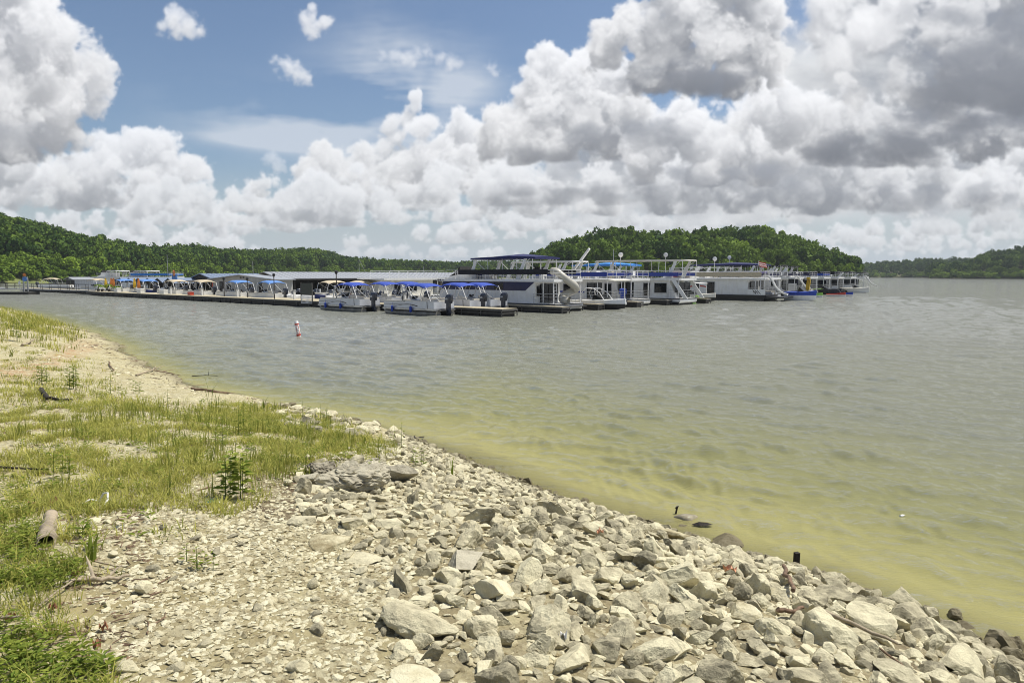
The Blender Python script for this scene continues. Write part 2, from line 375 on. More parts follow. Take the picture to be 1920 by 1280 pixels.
# ------------------------------------------------------------------ materials
def mat(name, col, rough=.6, metal=0.0, var=.12, scale=6.0, bump=0.0, bscale=None, spec=.5, col2=None, coat=0, stretch=None, dirt=None):
    m = bpy.data.materials.new(name); m.use_nodes = True; nt = m.node_tree; n, l = nt.nodes, nt.links
    p = n["Principled BSDF"]; p.inputs["Roughness"].default_value = rough; p.inputs["Metallic"].default_value = metal
    p.inputs["Specular IOR Level"].default_value = spec; p.inputs["Coat Weight"].default_value = coat
    tc = n.new("ShaderNodeTexCoord"); mp = n.new("ShaderNodeMapping"); l.new(tc.outputs["Object"], mp.inputs[0])
    if stretch: mp.inputs["Scale"].default_value = stretch
    t = n.new("ShaderNodeTexNoise"); t.inputs["Scale"].default_value = scale; t.inputs["Detail"].default_value = 5; t.inputs["Roughness"].default_value = .65
    l.new(mp.outputs[0], t.inputs["Vector"])
    rp = n.new("ShaderNodeValToRGB"); l.new(t.outputs[0], rp.inputs[0])
    c2 = col2 or tuple(max(0, c*(1-var*2.2)) for c in col)
    rp.color_ramp.elements[0].position = .32; rp.color_ramp.elements[1].position = .62
    rp.color_ramp.elements[0].color = (*c2, 1); rp.color_ramp.elements[1].color = (*col, 1)
    out = rp.outputs[0]
    if dirt:                                   # streaky grime
        t2 = n.new("ShaderNodeTexNoise"); t2.inputs["Scale"].default_value = 3; t2.inputs["Detail"].default_value = 6
        m2 = n.new("ShaderNodeMapping"); m2.inputs["Scale"].default_value = (1, 1, .15); l.new(tc.outputs["Object"], m2.inputs[0]); l.new(m2.outputs[0], t2.inputs["Vector"])
        r2 = n.new("ShaderNodeMapRange"); r2.inputs[1].default_value = .5; r2.inputs[2].default_value = .75; r2.inputs[4].default_value = .5; l.new(t2.outputs[0], r2.inputs[0])
        mx = n.new("ShaderNodeMix"); mx.data_type = "RGBA"; l.new(r2.outputs[0], mx.inputs[0]); l.new(out, mx.inputs[6]); mx.inputs[7].default_value = (*dirt, 1); out = mx.outputs[2]
    l.new(out, p.inputs["Base Color"])
    if bump:
        b = n.new("ShaderNodeBump"); b.inputs["Strength"].default_value = bump; b.inputs["Distance"].default_value = .02
        tb = n.new("ShaderNodeTexNoise"); tb.inputs["Scale"].default_value = bscale or scale*4; tb.inputs["Detail"].default_value = 6
        l.new(mp.outputs[0], tb.inputs["Vector"]); l.new(tb.outputs[0], b.inputs["Height"]); l.new(b.outputs[0], p.inputs["Normal"])
    return m
M = {}
M["white"] = mat("white_gelcoat", (.78, .78, .76), .35, var=.05, scale=1.5, dirt=(.6, .58, .5))
M["cream"] = mat("cream_panel", (.72, .69, .60), .4, var=.06, scale=1.2, dirt=(.5, .46, .36))
M["grey"] = mat("grey_metal", (.36, .37, .38), .45, .3, var=.12)
M["alu"] = mat("aluminium", (.55, .56, .57), .38, .85, var=.12, scale=2)
M["alu_dull"] = mat("weathered_aluminium", (.30, .29, .26), .5, .6, var=.2, scale=2)
M["rail"] = mat("white_rail", (.75, .75, .74), .35, 0, var=.05)
M["blue"] = mat("royal_blue_canvas", (.030, .075, .42), .8, var=.18, scale=3, bump=.3, bscale=14)
M["ltblue"] = mat("faded_blue_canvas", (.12, .27, .62), .85, var=.15, scale=3, bump=.3, bscale=14)
M["sky_blue"] = mat("bright_blue_canvas", (.05, .26, .72), .8, var=.12, scale=2)
M["navy"] = mat("navy_gelcoat", (.010, .014, .075), .3, var=.2, scale=1)
M["navy_cv"] = mat("navy_canvas", (.014, .02, .11), .8, var=.2, scale=3, bump=.3)
M["blue_stripe"] = mat("blue_stripe", (.02, .05, .32), .4, var=.1)
M["black"] = mat("black_plastic", (.016, .016, .018), .35, var=.3)
M["black_cv"] = mat("black_canvas", (.016, .017, .024), .85, var=.3, scale=4)
M["engine"] = mat("outboard_paint", (.022, .027, .045), .28, 0, var=.2, coat=.5)
M["silver"] = mat("silver_paint", (.42, .44, .48), .35, .3, var=.1)
M["glass"] = mat("dark_glass", (.010, .012, .015), .12, 0, var=.3, scale=.6, spec=.35)
M["deckwood"] = mat("dock_boards", (.50, .44, .30), .8, var=.22, scale=5, bump=.5, stretch=(.4, 3, 1))
M["dockdark"] = mat("dock_frame", (.030, .028, .024), .75, var=.4, scale=3)
M["dockrail"] = mat("galvanised_dock_edge", (.10, .097, .09), .6, .3, var=.2)
M["carpet"] = mat("deck_carpet", (.16, .15, .13), .95, var=.2)
M["seat"] = mat("vinyl_seat", (.66, .62, .53), .55, var=.08)
M["red"] = mat("red_plastic", (.52, .05, .02), .45, var=.12)
M["orange"] = mat("orange_plastic", (.62, .20, .03), .45, var=.1)
M["yellow"] = mat("yellow_plastic", (.72, .46, .02), .45, var=.1)
M["green"] = mat("lime_plastic", (.30, .58, .08), .5, var=.1)
M["tan_cv"] = mat("tan_canvas", (.55, .47, .33), .85, var=.1, bump=.2)
M["slide"] = mat("slide_fibreglass", (.47, .45, .39), .4, var=.05, scale=1, dirt=(.34, .31, .24))
M["roofmetal"] = mat("pale_metal_roof", (.42, .44, .47), .42, .4, var=.1, scale=.6, stretch=(6, .3, 1))
M["bluemetal"] = mat("blue_grey_metal_roof", (.23, .29, .40), .42, .3, var=.1, scale=.6, stretch=(6, .3, 1))
M["siding"] = mat("grey_siding", (.45, .45, .43), .7, var=.08, scale=1, dirt=(.3, .29, .26))
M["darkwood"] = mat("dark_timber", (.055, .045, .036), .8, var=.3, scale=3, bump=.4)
M["signgreen"] = mat("dark_sign_panel", (.05, .055, .04), .6, var=.2)
M["rubber"] = mat("black_rubber", (.012, .012, .012), .8, var=.2)
M["skin"] = mat("skin", (.48, .26, .18), .5, var=.06)
M["hair"] = mat("dark_hair", (.02, .014, .01), .6, var=.2)
M["pinkshirt"] = mat("pale_pink_shirt", (.62, .42, .38), .85, var=.08)
M["shorts"] = mat("navy_shorts", (.03, .035, .07), .85, var=.1)
M["purple"] = mat("lilac_towel", (.42, .33, .62), .9, var=.1)
M["hullgrey"] = mat("pale_grey_panel", (.60, .62, .66), .32, .15, var=.05, scale=1.5)
# ------------------------------------------------------------------ shore, lake, hills
NR = np.random.RandomState
def fbm2(x, y, sc, octs, seed, gain=.5):
    """2-D value noise sampled at any x, y (arrays)"""
    out = np.zeros_like(np.asarray(x, float)); amp = 1; tot = 0; r = NR(seed)
    for o in range(octs):
        T = r.uniform(-1, 1, (256, 256)); ox, oy = r.uniform(0, 99, 2)
        u = x/sc+ox; v = y/sc+oy; i = np.floor(u).astype(int); j = np.floor(v).astype(int); f = u-i; g = v-j
        f = f*f*(3-2*f); g = g*g*(3-2*g); i0 = i % 256; i1 = (i+1) % 256; j0 = j % 256; j1 = (j+1) % 256
        out += amp*((T[i0, j0]*(1-f)+T[i1, j0]*f)*(1-g)+(T[i0, j1]*(1-f)+T[i1, j1]*f)*g); tot += amp; amp *= gain; sc /= 2.03
    return out/tot
SHORE_PX = [(-420, 556), (-150, 566), (0, 578), (60, 590), (100, 603), (160, 620), (200, 638), (232, 651), (228, 660), (250, 672), (290, 690), (330, 712), (380, 730), (450, 741), (500, 757), (560, 768),
 (640, 785), (700, 800), (760, 822), (830, 845), (880, 862), (940, 890), (1000, 912), (1060, 938), (1130, 958), (1200, 978), (1260, 998), (1330, 1022), (1400, 1048), (1470, 1068), (1540, 1085), (1600, 1110),
 (1680, 1145), (1780, 1180), (1860, 1215), (1920, 1245), (2100, 1330), (2400, 1480), (3000, 1800)]
SH = np.array([at(*p)[:2] for p in SHORE_PX])
SH = np.vstack([[-420, 150], SH, [[60, -60]]])
def shore_d(x, y):
    """signed distance to the water's edge, positive on land"""
    x = np.asarray(x, float); y = np.asarray(y, float); best = np.full(x.shape, 1e9); sg = np.zeros(x.shape)
    for (ax, ay), (bx, by) in zip(SH[:-1], SH[1:]):
        ex, ey = bx-ax, by-ay; L2 = ex*ex+ey*ey
        t = np.clip(((x-ax)*ex+(y-ay)*ey)/L2, 0, 1); qx = x-ax-t*ex; qy = y-ay-t*ey
        d = np.hypot(qx, qy); cr = -(ex*qy-ey*qx)           # land lies on the right hand of the line
        m = d < best-1e-9; best = np.where(m, d, best); sg = np.where(m, np.where(cr >= 0, 1, -1), sg)
    return best*sg
def ground_z(x, y, fine=True):
    x = np.asarray(x, float); y = np.asarray(y, float); d = shore_d(x, y)
    d = d+fbm2(x, y, 2.2, 3, 41)*.22*np.clip(np.hypot(x, y)/10, .6, 2.5)
    k = 4.3+3.2*np.clip((-x-3)/6, 0, 1)
    z = np.where(d > 0, 2.12*(1-np.exp(-np.maximum(d, 0)/k)), np.maximum(.30*d, -2.6))
    z = z+.10*fbm2(x, y, 3.0, 3, 42)*np.clip(d/1.5, 0, 1)
    if fine: z = z+.028*fbm2(x, y, .42, 4, 43)*np.clip(d/.5+.5, 0, 1)
    return z
def gz(x, y): return float(ground_z(np.array([x]), np.array([y]))[0])
def ground_at(px, py):
    """where the view line through a pixel of the photograph meets the bank"""
    d = ray(px, py); t = np.concatenate([np.arange(1.5, 12, .03), np.arange(12, 140, .15)])
    z = CAM_H+d.z*t; g = ground_z(d.x*t, d.y*t); k = np.argmax(z < np.maximum(g, 0)); t = t[k]
    return Vector((d.x*t, d.y*t, max(float(g[k]), 0)))
# ---- ground sheet: fine near the camera, coarse far away, on under the lake
az = np.concatenate([np.linspace(-178, -60, 60, endpoint=False), np.linspace(-60, 52, 640), np.linspace(53, 178, 60)])
rr = np.concatenate([np.geomspace(.6, 2.2, 12, endpoint=False), np.geomspace(2.2, 30, 420, endpoint=False), np.geomspace(30, 170, 110), [240, 400, 900, 2600]])
A_, Rr = np.meshgrid(np.radians(az), rr, indexing="ij"); gx, gy = Rr*np.sin(A_), Rr*np.cos(A_)
gd = shore_d(gx, gy); gzv = ground_z(gx, gy); gzv = np.where(Rr > 200, np.minimum(gzv, -2.0), gzv)
na, nr = gx.shape; I = np.arange(na*nr).reshape(na, nr)
F = np.stack([I[:-1, :-1], I[:-1, 1:], I[1:, 1:], I[1:, :-1]], -1).reshape(-1, 4)
F = np.vstack([F, np.stack([I[-1, :-1], I[-1, 1:], I[0, 1:], I[0, :-1]], -1)])
wet = np.clip(1-gzv/.16, 0, 1)
ppx, ppy = to_px(gx, np.where(gy > .3, gy, .3), gzv)
def soft_poly(px, py, poly, soft=25):
    """1 inside a polygon given in photo pixels (used only to decide where on the bank a growth stands)"""
    ins = np.zeros(px.shape, bool); dist = np.full(px.shape, 1e9); n = len(poly)
    for i in range(n):
        (x0, y0), (x1, y1) = poly[i], poly[(i+1) % n]
        with np.errstate(divide="ignore", invalid="ignore"):
            c = ((y0 > py) != (y1 > py)) & (px < (x1-x0)*(py-y0)/((y1-y0) if y1 != y0 else 1e-9)+x0)
        ins ^= c; ex, ey = x1-x0, y1-y0; t = np.clip(((px-x0)*ex+(py-y0)*ey)/(ex*ex+ey*ey), 0, 1)
        dist = np.minimum(dist, np.hypot(px-x0-t*ex, py-y0-t*ey))
    return np.clip(.5+np.where(ins, dist, -dist)/(2*soft), 0, 1)
MUD = [(470, 900), (560, 880), (640, 930), (700, 985), (600, 1000), (480, 985), (430, 950)]
mud = np.maximum(soft_poly(ppx, ppy, MUD, 30), .8*soft_poly(ppx, ppy, [(1480, 1150), (1640, 1150), (1800, 1225), (1780, 1290), (1600, 1260)], 30))
mud = np.maximum(mud, .55*soft_poly(ppx, ppy, [(860, 1070), (960, 1090), (880, 1110), (800, 1100)], 20))
mud = np.maximum(mud, .6*soft_poly(ppx, ppy, [(590, 880), (745, 825), (1000, 912), (1400, 1045), (1925, 1245), (2060, 1340), (2060, 1500), (770, 1500), (740, 1230), (690, 1100), (640, 1010)], 40))  # brown soil under the riprap, also painting shade into the gaps between rocks
mud = np.maximum(mud, .32*soft_poly(ppx, ppy, [(150, 960), (420, 930), (560, 940), (680, 1010), (740, 1100), (760, 1500), (60, 1500), (200, 1250), (170, 1120), (200, 1040)], 40))
red = soft_poly(ppx, ppy, [(-60, 690), (60, 685), (150, 640), (180, 650), (60, 705), (-60, 715)], 14)*.7
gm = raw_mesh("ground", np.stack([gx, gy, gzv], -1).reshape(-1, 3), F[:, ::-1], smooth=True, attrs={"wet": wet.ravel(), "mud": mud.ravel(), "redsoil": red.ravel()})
def ground_mat():
    m = bpy.data.materials.new("shore_gravel"); m.use_nodes = True; nt = m.node_tree; n, l = nt.nodes, nt.links; p = n["Principled BSDF"]
    tc = n.new("ShaderNodeTexCoord")
    def noise(s, d=6, r=.62):
        t = n.new("ShaderNodeTexNoise"); t.inputs["Scale"].default_value = s; t.inputs["Detail"].default_value = d; t.inputs["Roughness"].default_value = r; l.new(tc.outputs["Object"], t.inputs["Vector"]); return t.outputs[0]
    def ramp(src, a, b, ca, cb):
        r = n.new("ShaderNodeValToRGB"); r.color_ramp.elements[0].position = a; r.color_ramp.elements[1].position = b; r.color_ramp.elements[0].color = (*ca, 1); r.color_ramp.elements[1].color = (*cb, 1); l.new(src, r.inputs[0]); return r.outputs[0]
    def mix(f, a, b):
        x = n.new("ShaderNodeMix"); x.data_type = "RGBA"; l.new(f, x.inputs[0]); l.new(a, x.inputs[6])
        if isinstance(b, tuple): x.inputs[7].default_value = (*b, 1)
        else: l.new(b, x.inputs[7])
        return x.outputs[2]
    def attr(nm): a = n.new("ShaderNodeAttribute"); a.attribute_name = nm; return a.outputs["Fac"]
    def math_(op, a, b):
        x = n.new("ShaderNodeMath"); x.operation = op; x.use_clamp = True; l.new(a, x.inputs[0])
        if isinstance(b, float): x.inputs[1].default_value = b
        else: l.new(b, x.inputs[1])
        return x.outputs[0]
    base = ramp(noise(.9), .38, .64, (.33, .28, .14), (.50, .455, .27))
    vor = n.new("ShaderNodeTexVoronoi"); vor.inputs["Scale"].default_value = 26; l.new(tc.outputs["Object"], vor.inputs["Vector"])
    peb = ramp(vor.outputs["Color"], .25, .9, (.31, .27, .15), (.60, .56, .38))
    base = mix(ramp(noise(3.2, 5), .42, .58, (0, 0, 0), (1, 1, 1)), base, peb)
    base = mix(ramp(noise(55, 4), .5, .72, (0, 0, 0), (.5, .5, .5)), base, (.25, .21, .12))
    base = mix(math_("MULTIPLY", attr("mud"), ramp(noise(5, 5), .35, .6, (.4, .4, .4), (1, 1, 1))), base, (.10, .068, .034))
    base = mix(math_("MULTIPLY", attr("redsoil"), ramp(noise(4, 5), .4, .6, (0, 0, 0), (1, 1, 1))), base, (.36, .13, .05))
    base = mix(math_("MULTIPLY", attr("wet"), .75), base, (.17, .135, .06))
    l.new(base, p.inputs["Base Color"])
    rg = n.new("ShaderNodeMapRange"); rg.inputs[3].default_value = .92; rg.inputs[4].default_value = .42; l.new(attr("wet"), rg.inputs[0]); l.new(rg.outputs[0], p.inputs["Roughness"])
    b = n.new("ShaderNodeBump"); b.inputs["Strength"].default_value = .9; b.inputs["Distance"].default_value = .018
    h = n.new("ShaderNodeMath"); h.operation = "ADD"; l.new(vor.outputs["Distance"], h.inputs[0]); l.new(noise(40, 6, .7), h.inputs[1]); l.new(h.outputs[0], b.inputs["Height"]); l.new(b.outputs[0], p.inputs["Normal"])
    return m
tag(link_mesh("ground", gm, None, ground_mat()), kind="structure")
# ---- lake: real ripples near the shore, finer and farther ones as surface relief
az = np.concatenate([np.linspace(-178, -62, 40, endpoint=False), np.linspace(-62, 50, 760), np.linspace(51, 178, 40)])
rr = np.concatenate([[1.0, 3.0], np.geomspace(4.2, 46, 620, endpoint=False), np.geomspace(46, 130, 90, endpoint=False), np.geomspace(130, 3200, 34)])
A_, Rr = np.meshgrid(np.radians(az), rr, indexing="ij"); wx, wy = Rr*np.sin(A_), Rr*np.cos(A_)
wd = -shore_d(wx, wy); wz = np.zeros_like(wx); r = NR(9)
cell = np.maximum(Rr*math.radians(112/760), Rr*math.log(46/4.2)/620)
fade = np.clip((wd-.1)/1.6, .12, 1)
wxx = wx+.5*fbm2(wx, wy, 2.6, 3, 61); wyy = wy+.5*fbm2(wx, wy, 2.6, 3, 62)
patch = .55+.6*np.clip(fbm2(wx, wy, 9.0, 3, 63)+.4, 0, 1)
for k in range(46):
    lam = .22*(11.0**r.rand()); th = R_(205+r.normal()*30); q = 2*math.pi/lam; ph = r.uniform(0, 6.28)
    s = np.sin(q*(wxx*math.sin(th)+wyy*math.cos(th))+ph); amp = lam*.0076*(1.35 if lam < 1 else .8)
    wz += amp*(s+.35*(s*s-.5))*np.clip(lam/(3.2*cell)-.6, 0, 1)
wz *= fade*patch
na, nr = wx.shape; I = np.arange(na*nr).reshape(na, nr)
F = np.stack([I[:-1, :-1], I[:-1, 1:], I[1:, 1:], I[1:, :-1]], -1).reshape(-1, 4); F = np.vstack([F, np.stack([I[-1, :-1], I[-1, 1:], I[0, 1:], I[0, :-1]], -1)])
keep = (wd.ravel()[F] > -2.0).any(1); F = F[keep][:, ::-1]
used = np.unique(F); remap = np.zeros(na*nr, int); remap[used] = np.arange(len(used))
depth = np.clip(wd*(1+3.5*np.clip((-wx-1)/7, 0, 1))+fbm2(wx, wy, 4.5, 3, 64)*1.1*np.clip(wd/3, 0, 1), 0, 60)
wm = raw_mesh("lake_water", np.stack([wx, wy, wz], -1).reshape(-1, 3)[used], remap[F], smooth=True, attrs={"offshore": depth.ravel()[used]})
def water_mat():
    m = bpy.data.materials.new("lake_water"); m.use_nodes = True; nt = m.node_tree; n, l = nt.nodes, nt.links; n.clear()
    out = n.new("ShaderNodeOutputMaterial"); tc = n.new("ShaderNodeTexCoord"); at_ = n.new("ShaderNodeAttribute"); at_.attribute_name = "offshore"
    def noise(sc, stretch, d=4, rough=.6):
        mp = n.new("ShaderNodeMapping"); mp.inputs["Scale"].default_value = stretch; mp.inputs["Rotation"].default_value = (0, 0, R_(-22)); l.new(tc.outputs["Object"], mp.inputs[0])
        t = n.new("ShaderNodeTexNoise"); t.inputs["Scale"].default_value = sc; t.inputs["Detail"].default_value = d; t.inputs["Roughness"].default_value = rough; t.inputs["Distortion"].default_value = .4; l.new(mp.outputs[0], t.inputs[0]); return t.outputs[0]
    h = n.new("ShaderNodeMath"); h.operation = "MULTIPLY_ADD"; l.new(noise(1.9, (.5, 1.5, 1)), h.inputs[0]); h.inputs[1].default_value = 1.3; l.new(noise(7.0, (.5, 1.5, 1), 5, .7), h.inputs[2])
    b = n.new("ShaderNodeBump"); b.inputs["Strength"].default_value = 1.0; b.inputs["Distance"].default_value = .075; l.new(h.outputs[0], b.inputs["Height"])
    # silt: yellow where the waves stir the bank, olive farther out
    r = n.new("ShaderNodeValToRGB"); mr = n.new("ShaderNodeMapRange"); mr.inputs[1].default_value = 0; mr.inputs[2].default_value = 40; l.new(at_.outputs["Fac"], mr.inputs[0]); l.new(mr.outputs[0], r.inputs[0])
    cr = r.color_ramp; cr.elements[0].position = 0; cr.elements[0].color = (.30, .275, .115, 1); cr.elements[1].position = 1; cr.elements[1].color = (.185, .190, .160, 1)
    for p, c in ((.035, (.265, .25, .10)), (.10, (.20, .198, .088)), (.25, (.172, .177, .125))): e = cr.elements.new(p); e.color = (*c, 1)
    df = n.new("ShaderNodeBsdfDiffuse"); l.new(r.outputs[0], df.inputs[0])
    tr = n.new("ShaderNodeBsdfTransparent"); tr.inputs[0].default_value = (.80, .72, .45, 1)
    cl = n.new("ShaderNodeMapRange"); cl.inputs[1].default_value = .05; cl.inputs[2].default_value = .9; cl.inputs[3].default_value = .5; cl.inputs[4].default_value = 1; l.new(at_.outputs["Fac"], cl.inputs[0])
    body = n.new("ShaderNodeMixShader"); l.new(cl.outputs[0], body.inputs[0]); l.new(tr.outputs[0], body.inputs[1]); l.new(df.outputs[0], body.inputs[2])
    gl = n.new("ShaderNodeBsdfGlossy"); gl.inputs["Roughness"].default_value = .035; gl.inputs[0].default_value = (.95, .96, .97, 1); l.new(b.outputs[0], gl.inputs["Normal"])
    fr = n.new("ShaderNodeFresnel"); fr.inputs[0].default_value = 1.33; l.new(b.outputs[0], fr.inputs["Normal"])
    mx = n.new("ShaderNodeMixShader"); l.new(fr.outputs[0], mx.inputs[0]); l.new(body.outputs[0], mx.inputs[1]); l.new(gl.outputs[0], mx.inputs[2]); l.new(mx.outputs[0], out.inputs[0])
    return m
tag(link_mesh("lake_water", wm, None, water_mat()), kind="structure")
# ---- hills : shore distance and skyline by bearing
def interp(t, tab): return np.interp(t, [a for a, b in tab], [b for a, b in tab])
TREE_H = 14.5
HILLS = {   # bearing (photo px): distance of the foot, of the crest; skyline (photo px)
 "left": dict(foot=[(-700, 190), (-300, 225), (0, 275), (200, 330), (400, 430), (600, 540), (870, 660), (1060, 760)], depth=120,
   sky=[(-700, 330), (-300, 375), (0, 402), (60, 416), (130, 436), (210, 456), (290, 466), (360, 464), (430, 471), (500, 473), (570, 469), (620, 476), (650, 486), (720, 491), (850, 496), (930, 493), (1060, 493)], x=(-700, 1060)),
 "island": dict(foot=[(1004, 330), (1300, 330), (1560, 350), (1602, 362)], depth=70,
   sky=[(1004, 484), (1014, 472), (1040, 458), (1080, 447), (1120, 439), (1170, 435), (1240, 438), (1300, 435), (1360, 432), (1420, 431), (1450, 438), (1500, 451), (1540, 466), (1570, 480), (1590, 492), (1602, 512)], x=(1004, 1598)),
 "far": dict(foot=[(1500, 900), (1760, 820), (1900, 800)], depth=110, sky=[(1500, 497), (1600, 498), (1660, 493), (1700, 489), (1760, 486), (1900, 484)], x=(1500, 1900)),
 "right": dict(foot=[(1738, 640), (1850, 590), (2300, 520)], depth=110, sky=[(1738, 520), (1760, 513), (1785, 503), (1820, 486), (1860, 472), (1900, 464), (1960, 458), (2100, 440), (2300, 420)], x=(1738, 2300)),
}
def hill_h(nm, px, dist):
    """terrain height under the trees of a hill at a bearing and distance"""
    H = HILLS[nm]; f = interp(px, H["foot"]); c = f+H["depth"]; sk = interp(px, H["sky"])
    top = CAM_H+(515-sk)/FPX*c*np.sqrt(1+((px-960)/FPX)**2)*0+CAM_H*0+(515-sk)/FPX*c
    crest = np.maximum(top-TREE_H*.86, 1.2); t = np.clip((dist-f)/(c-f), -.2, 2.2)
    up = crest*np.clip(t, 0, 1)**.8; dn = np.clip(1-(t-1)*.8, 0, 1)
    return np.where(t < 0, t*12, np.where(t > 1, crest*dn, up))+.3*np.clip(t*20, 0, 1)
def polar(px, dist):
    """a point at a bearing, 'dist' measured along the view axis"""
    return (px-960)/FPX*dist, dist
hm = mat("hill_soil", (.075, .09, .03), .95, var=.3, scale=.08, col2=(.13, .11, .05))
bank = mat("dry_grass_bank", (.17, .19, .055), .95, var=.3, scale=.1, col2=(.08, .11, .03))
for nm, H in HILLS.items():
    px = np.linspace(H["x"][0], H["x"][1], 110); t = np.concatenate([[-.12, -.02, .0, .03], np.linspace(.08, 1, 14), np.linspace(1.15, 2.3, 6)])
    P, T = np.meshgrid(px, t, indexing="ij"); D = interp(P, H["foot"])+T*H["depth"]; X, Y = polar(P, D); Z = hill_h(nm, P, D)+.8*fbm2(X, Y, 18, 3, 51)*np.clip(T*6, 0, 1)
    a, b = X.shape; I = np.arange(a*b).reshape(a, b); F = np.stack([I[:-1, :-1], I[1:, :-1], I[1:, 1:], I[:-1, 1:]], -1).reshape(-1, 4)
    tag(link_mesh("hill", raw_mesh("hill", np.stack([X, Y, Z], -1).reshape(-1, 3), F, smooth=True), None, bank if nm in ("left",) else hm), kind="structure")
# ------------------------------------------------------------------ woods
def leaf_mat(name, lo, hi, trans=.25):
    m = bpy.data.materials.new(name); m.use_nodes = True; nt = m.node_tree; n, l = nt.nodes, nt.links; p = n["Principled BSDF"]
    a = n.new("ShaderNodeAttribute"); a.attribute_name = "tint"; r = n.new("ShaderNodeValToRGB"); l.new(a.outputs["Fac"], r.inputs[0])
    r.color_ramp.elements[0].color = (*lo, 1); r.color_ramp.elements[1].color = (*hi, 1); l.new(r.outputs[0], p.inputs["Base Color"])
    p.inputs["Roughness"].default_value = .75; p.inputs["Specular IOR Level"].default_value = .15
    tl = n.new("ShaderNodeBsdfTranslucent"); l.new(r.outputs[0], tl.inputs[0]); mx = n.new("ShaderNodeMixShader"); mx.inputs[0].default_value = trans
    l.new(p.outputs[0], mx.inputs[1]); l.new(tl.outputs[0], mx.inputs[2]); l.new(mx.outputs[0], n["Material Output"].inputs[0]); return m
M["leaf"] = leaf_mat("tree_leaves", (.032, .078, .010), (.25, .36, .038))
M["bark"] = mat("tree_bark", (.12, .10, .075), .9, var=.25, scale=2, bump=.4)
def crown_shape(seed, nleaf=340, lobes=9, size=.105, spread=.62):
    """unit crown (radius 1, height about 2, bottom at 0): leaf clumps on lobes"""
    r = NR(seed); L = [(0, 0, 1.05, .62)]
    for k in range(lobes):
        a = 2*math.pi*(k+r.rand()*.6)/lobes*1.62; h = r.uniform(.45, 1.55); w = spread*(1-.5*abs(h-.95))
        L.append((w*math.cos(a), w*math.sin(a), h, r.uniform(.30, .48)))
    V = []; T = []
    for k in range(nleaf):
        x, y, z, q = L[r.randint(len(L))]; d = r.normal(size=3); d[2] = d[2]*.85+.25; d /= np.linalg.norm(d); rad = q*r.uniform(.72, 1.08)
        c = np.array([x, y, z])+d*rad*np.array([1, 1, .9])
        nrm = d+r.normal(size=3)*.45; nrm /= np.linalg.norm(nrm); u = np.cross(nrm, r.normal(size=3)); u /= np.linalg.norm(u); v = np.cross(nrm, u)
        s = size*r.uniform(.6, 1.4); e = .45+.5*r.rand(); bend = nrm*s*.35
        V += [c-u*s-v*s*e-bend, c+u*s*.9-v*s*.6+bend*.2, c+u*s+v*s*e-bend, c-u*s*.7+v*s*.8+bend*.2]; T += [r.uniform(-.16, .16)]*4
    return np.array(V), np.array(T)
CROWNS = [crown_shape(s, n, lb, sz) for s, n, lb, sz in ((1, 620, 9, .085), (2, 560, 7, .09), (3, 680, 12, .08), (4, 520, 6, .095), (5, 640, 10, .085), (6, 600, 14, .08), (7, 560, 8, .088))]
def trees_mesh(name, pts):
    """pts: x,y,z,radius,height,tint -> one mesh of crowns"""
    VV = []; TT = []; r = NR(len(pts))
    for x, y, z, rad, h, ti in pts:
        V, T = CROWNS[r.randint(len(CROWNS))]; a = r.rand()*6.28; c, s = math.cos(a), math.sin(a)
        W = np.empty_like(V); W[:, 0] = (V[:, 0]*c-V[:, 1]*s)*rad+x; W[:, 1] = (V[:, 0]*s+V[:, 1]*c)*rad+y; W[:, 2] = z+h*.12+V[:, 2]*h*.44
        VV.append(W); TT.append(np.clip(T+ti, 0, 1))
    VV = np.vstack(VV); TT = np.concatenate(TT); F = np.arange(len(VV)).reshape(-1, 4)
    return raw_mesh(name, VV, F, smooth=True, attrs={"tint": TT})
def tree_thing(name, rad, h, seed, tint, trunk_h=.3):
    """one tree: crown and trunk, base at the origin"""
    root = empty(name, (0, 0, 0)); V, T = crown_shape(seed, 520, 10, .095); W = V*np.array([rad, rad, h*.42]); W[:, 2] += h*.14
    link_mesh("crown", raw_mesh("crown", W, np.arange(len(W)).reshape(-1, 4), smooth=True, attrs={"tint": np.clip(T+tint, 0, 1)}), root, M["leaf"])
    b = MB(); b.tube([(0, 0, -.6), (.05, 0, h*.2), (.1, .05, h*.45), (0, 0, h*.75)], [h*.022, h*.018, h*.013, h*.005], 7)
    for k in range(4):
        a = k*1.7+seed; b.tube([(.08, .03, h*(.28+.07*k)), (rad*.35*math.cos(a), rad*.35*math.sin(a), h*(.45+.06*k)), (rad*.6*math.cos(a), rad*.6*math.sin(a), h*(.55+.07*k))], [h*.009, h*.006, h*.002], 5)
    b.build("trunk", M["bark"], root, True); return root
PROTO = [tree_thing("broadleaf_tree", 4.6, 12.5, 31, .22), tree_thing("broadleaf_tree", 4.2, 11, 32, .55), tree_thing("shoreline_tree", 2.6, 6, 33, .85), tree_thing("broadleaf_tree", 5.2, 14, 34, .12)]
used_proto = set()
def plant(k, x, y, z, s, label, group=None):
    rz = rnd.uniform(0, 6.28)
    if k not in used_proto:
        used_proto.add(k); o = PROTO[k]; o.location = (x, y, z); o.rotation_euler = (0, 0, rz); o.scale = (s,)*3; tag(o, label, "tree", group)
    else:
        o = copy_tree(PROTO[k], (x, y, z), rz, None, None, (s,)*3); o["label"] = label; o["category"] = "tree"
        if group: o["group"] = group
        elif "group" in o: del o["group"]
    return o
rnd = random.Random(5); rf = NR(21)
WOODS = {"left": ("dense green broadleaf wood covering the hill behind the marina shop", 3000), "island": ("dense green broadleaf wood on the rounded hill behind the houseboats", 1150), "far": ("hazy dark green wood on the farthest low shore", 420), "right": ("dark green wood on the hill at the right shore", 520)}
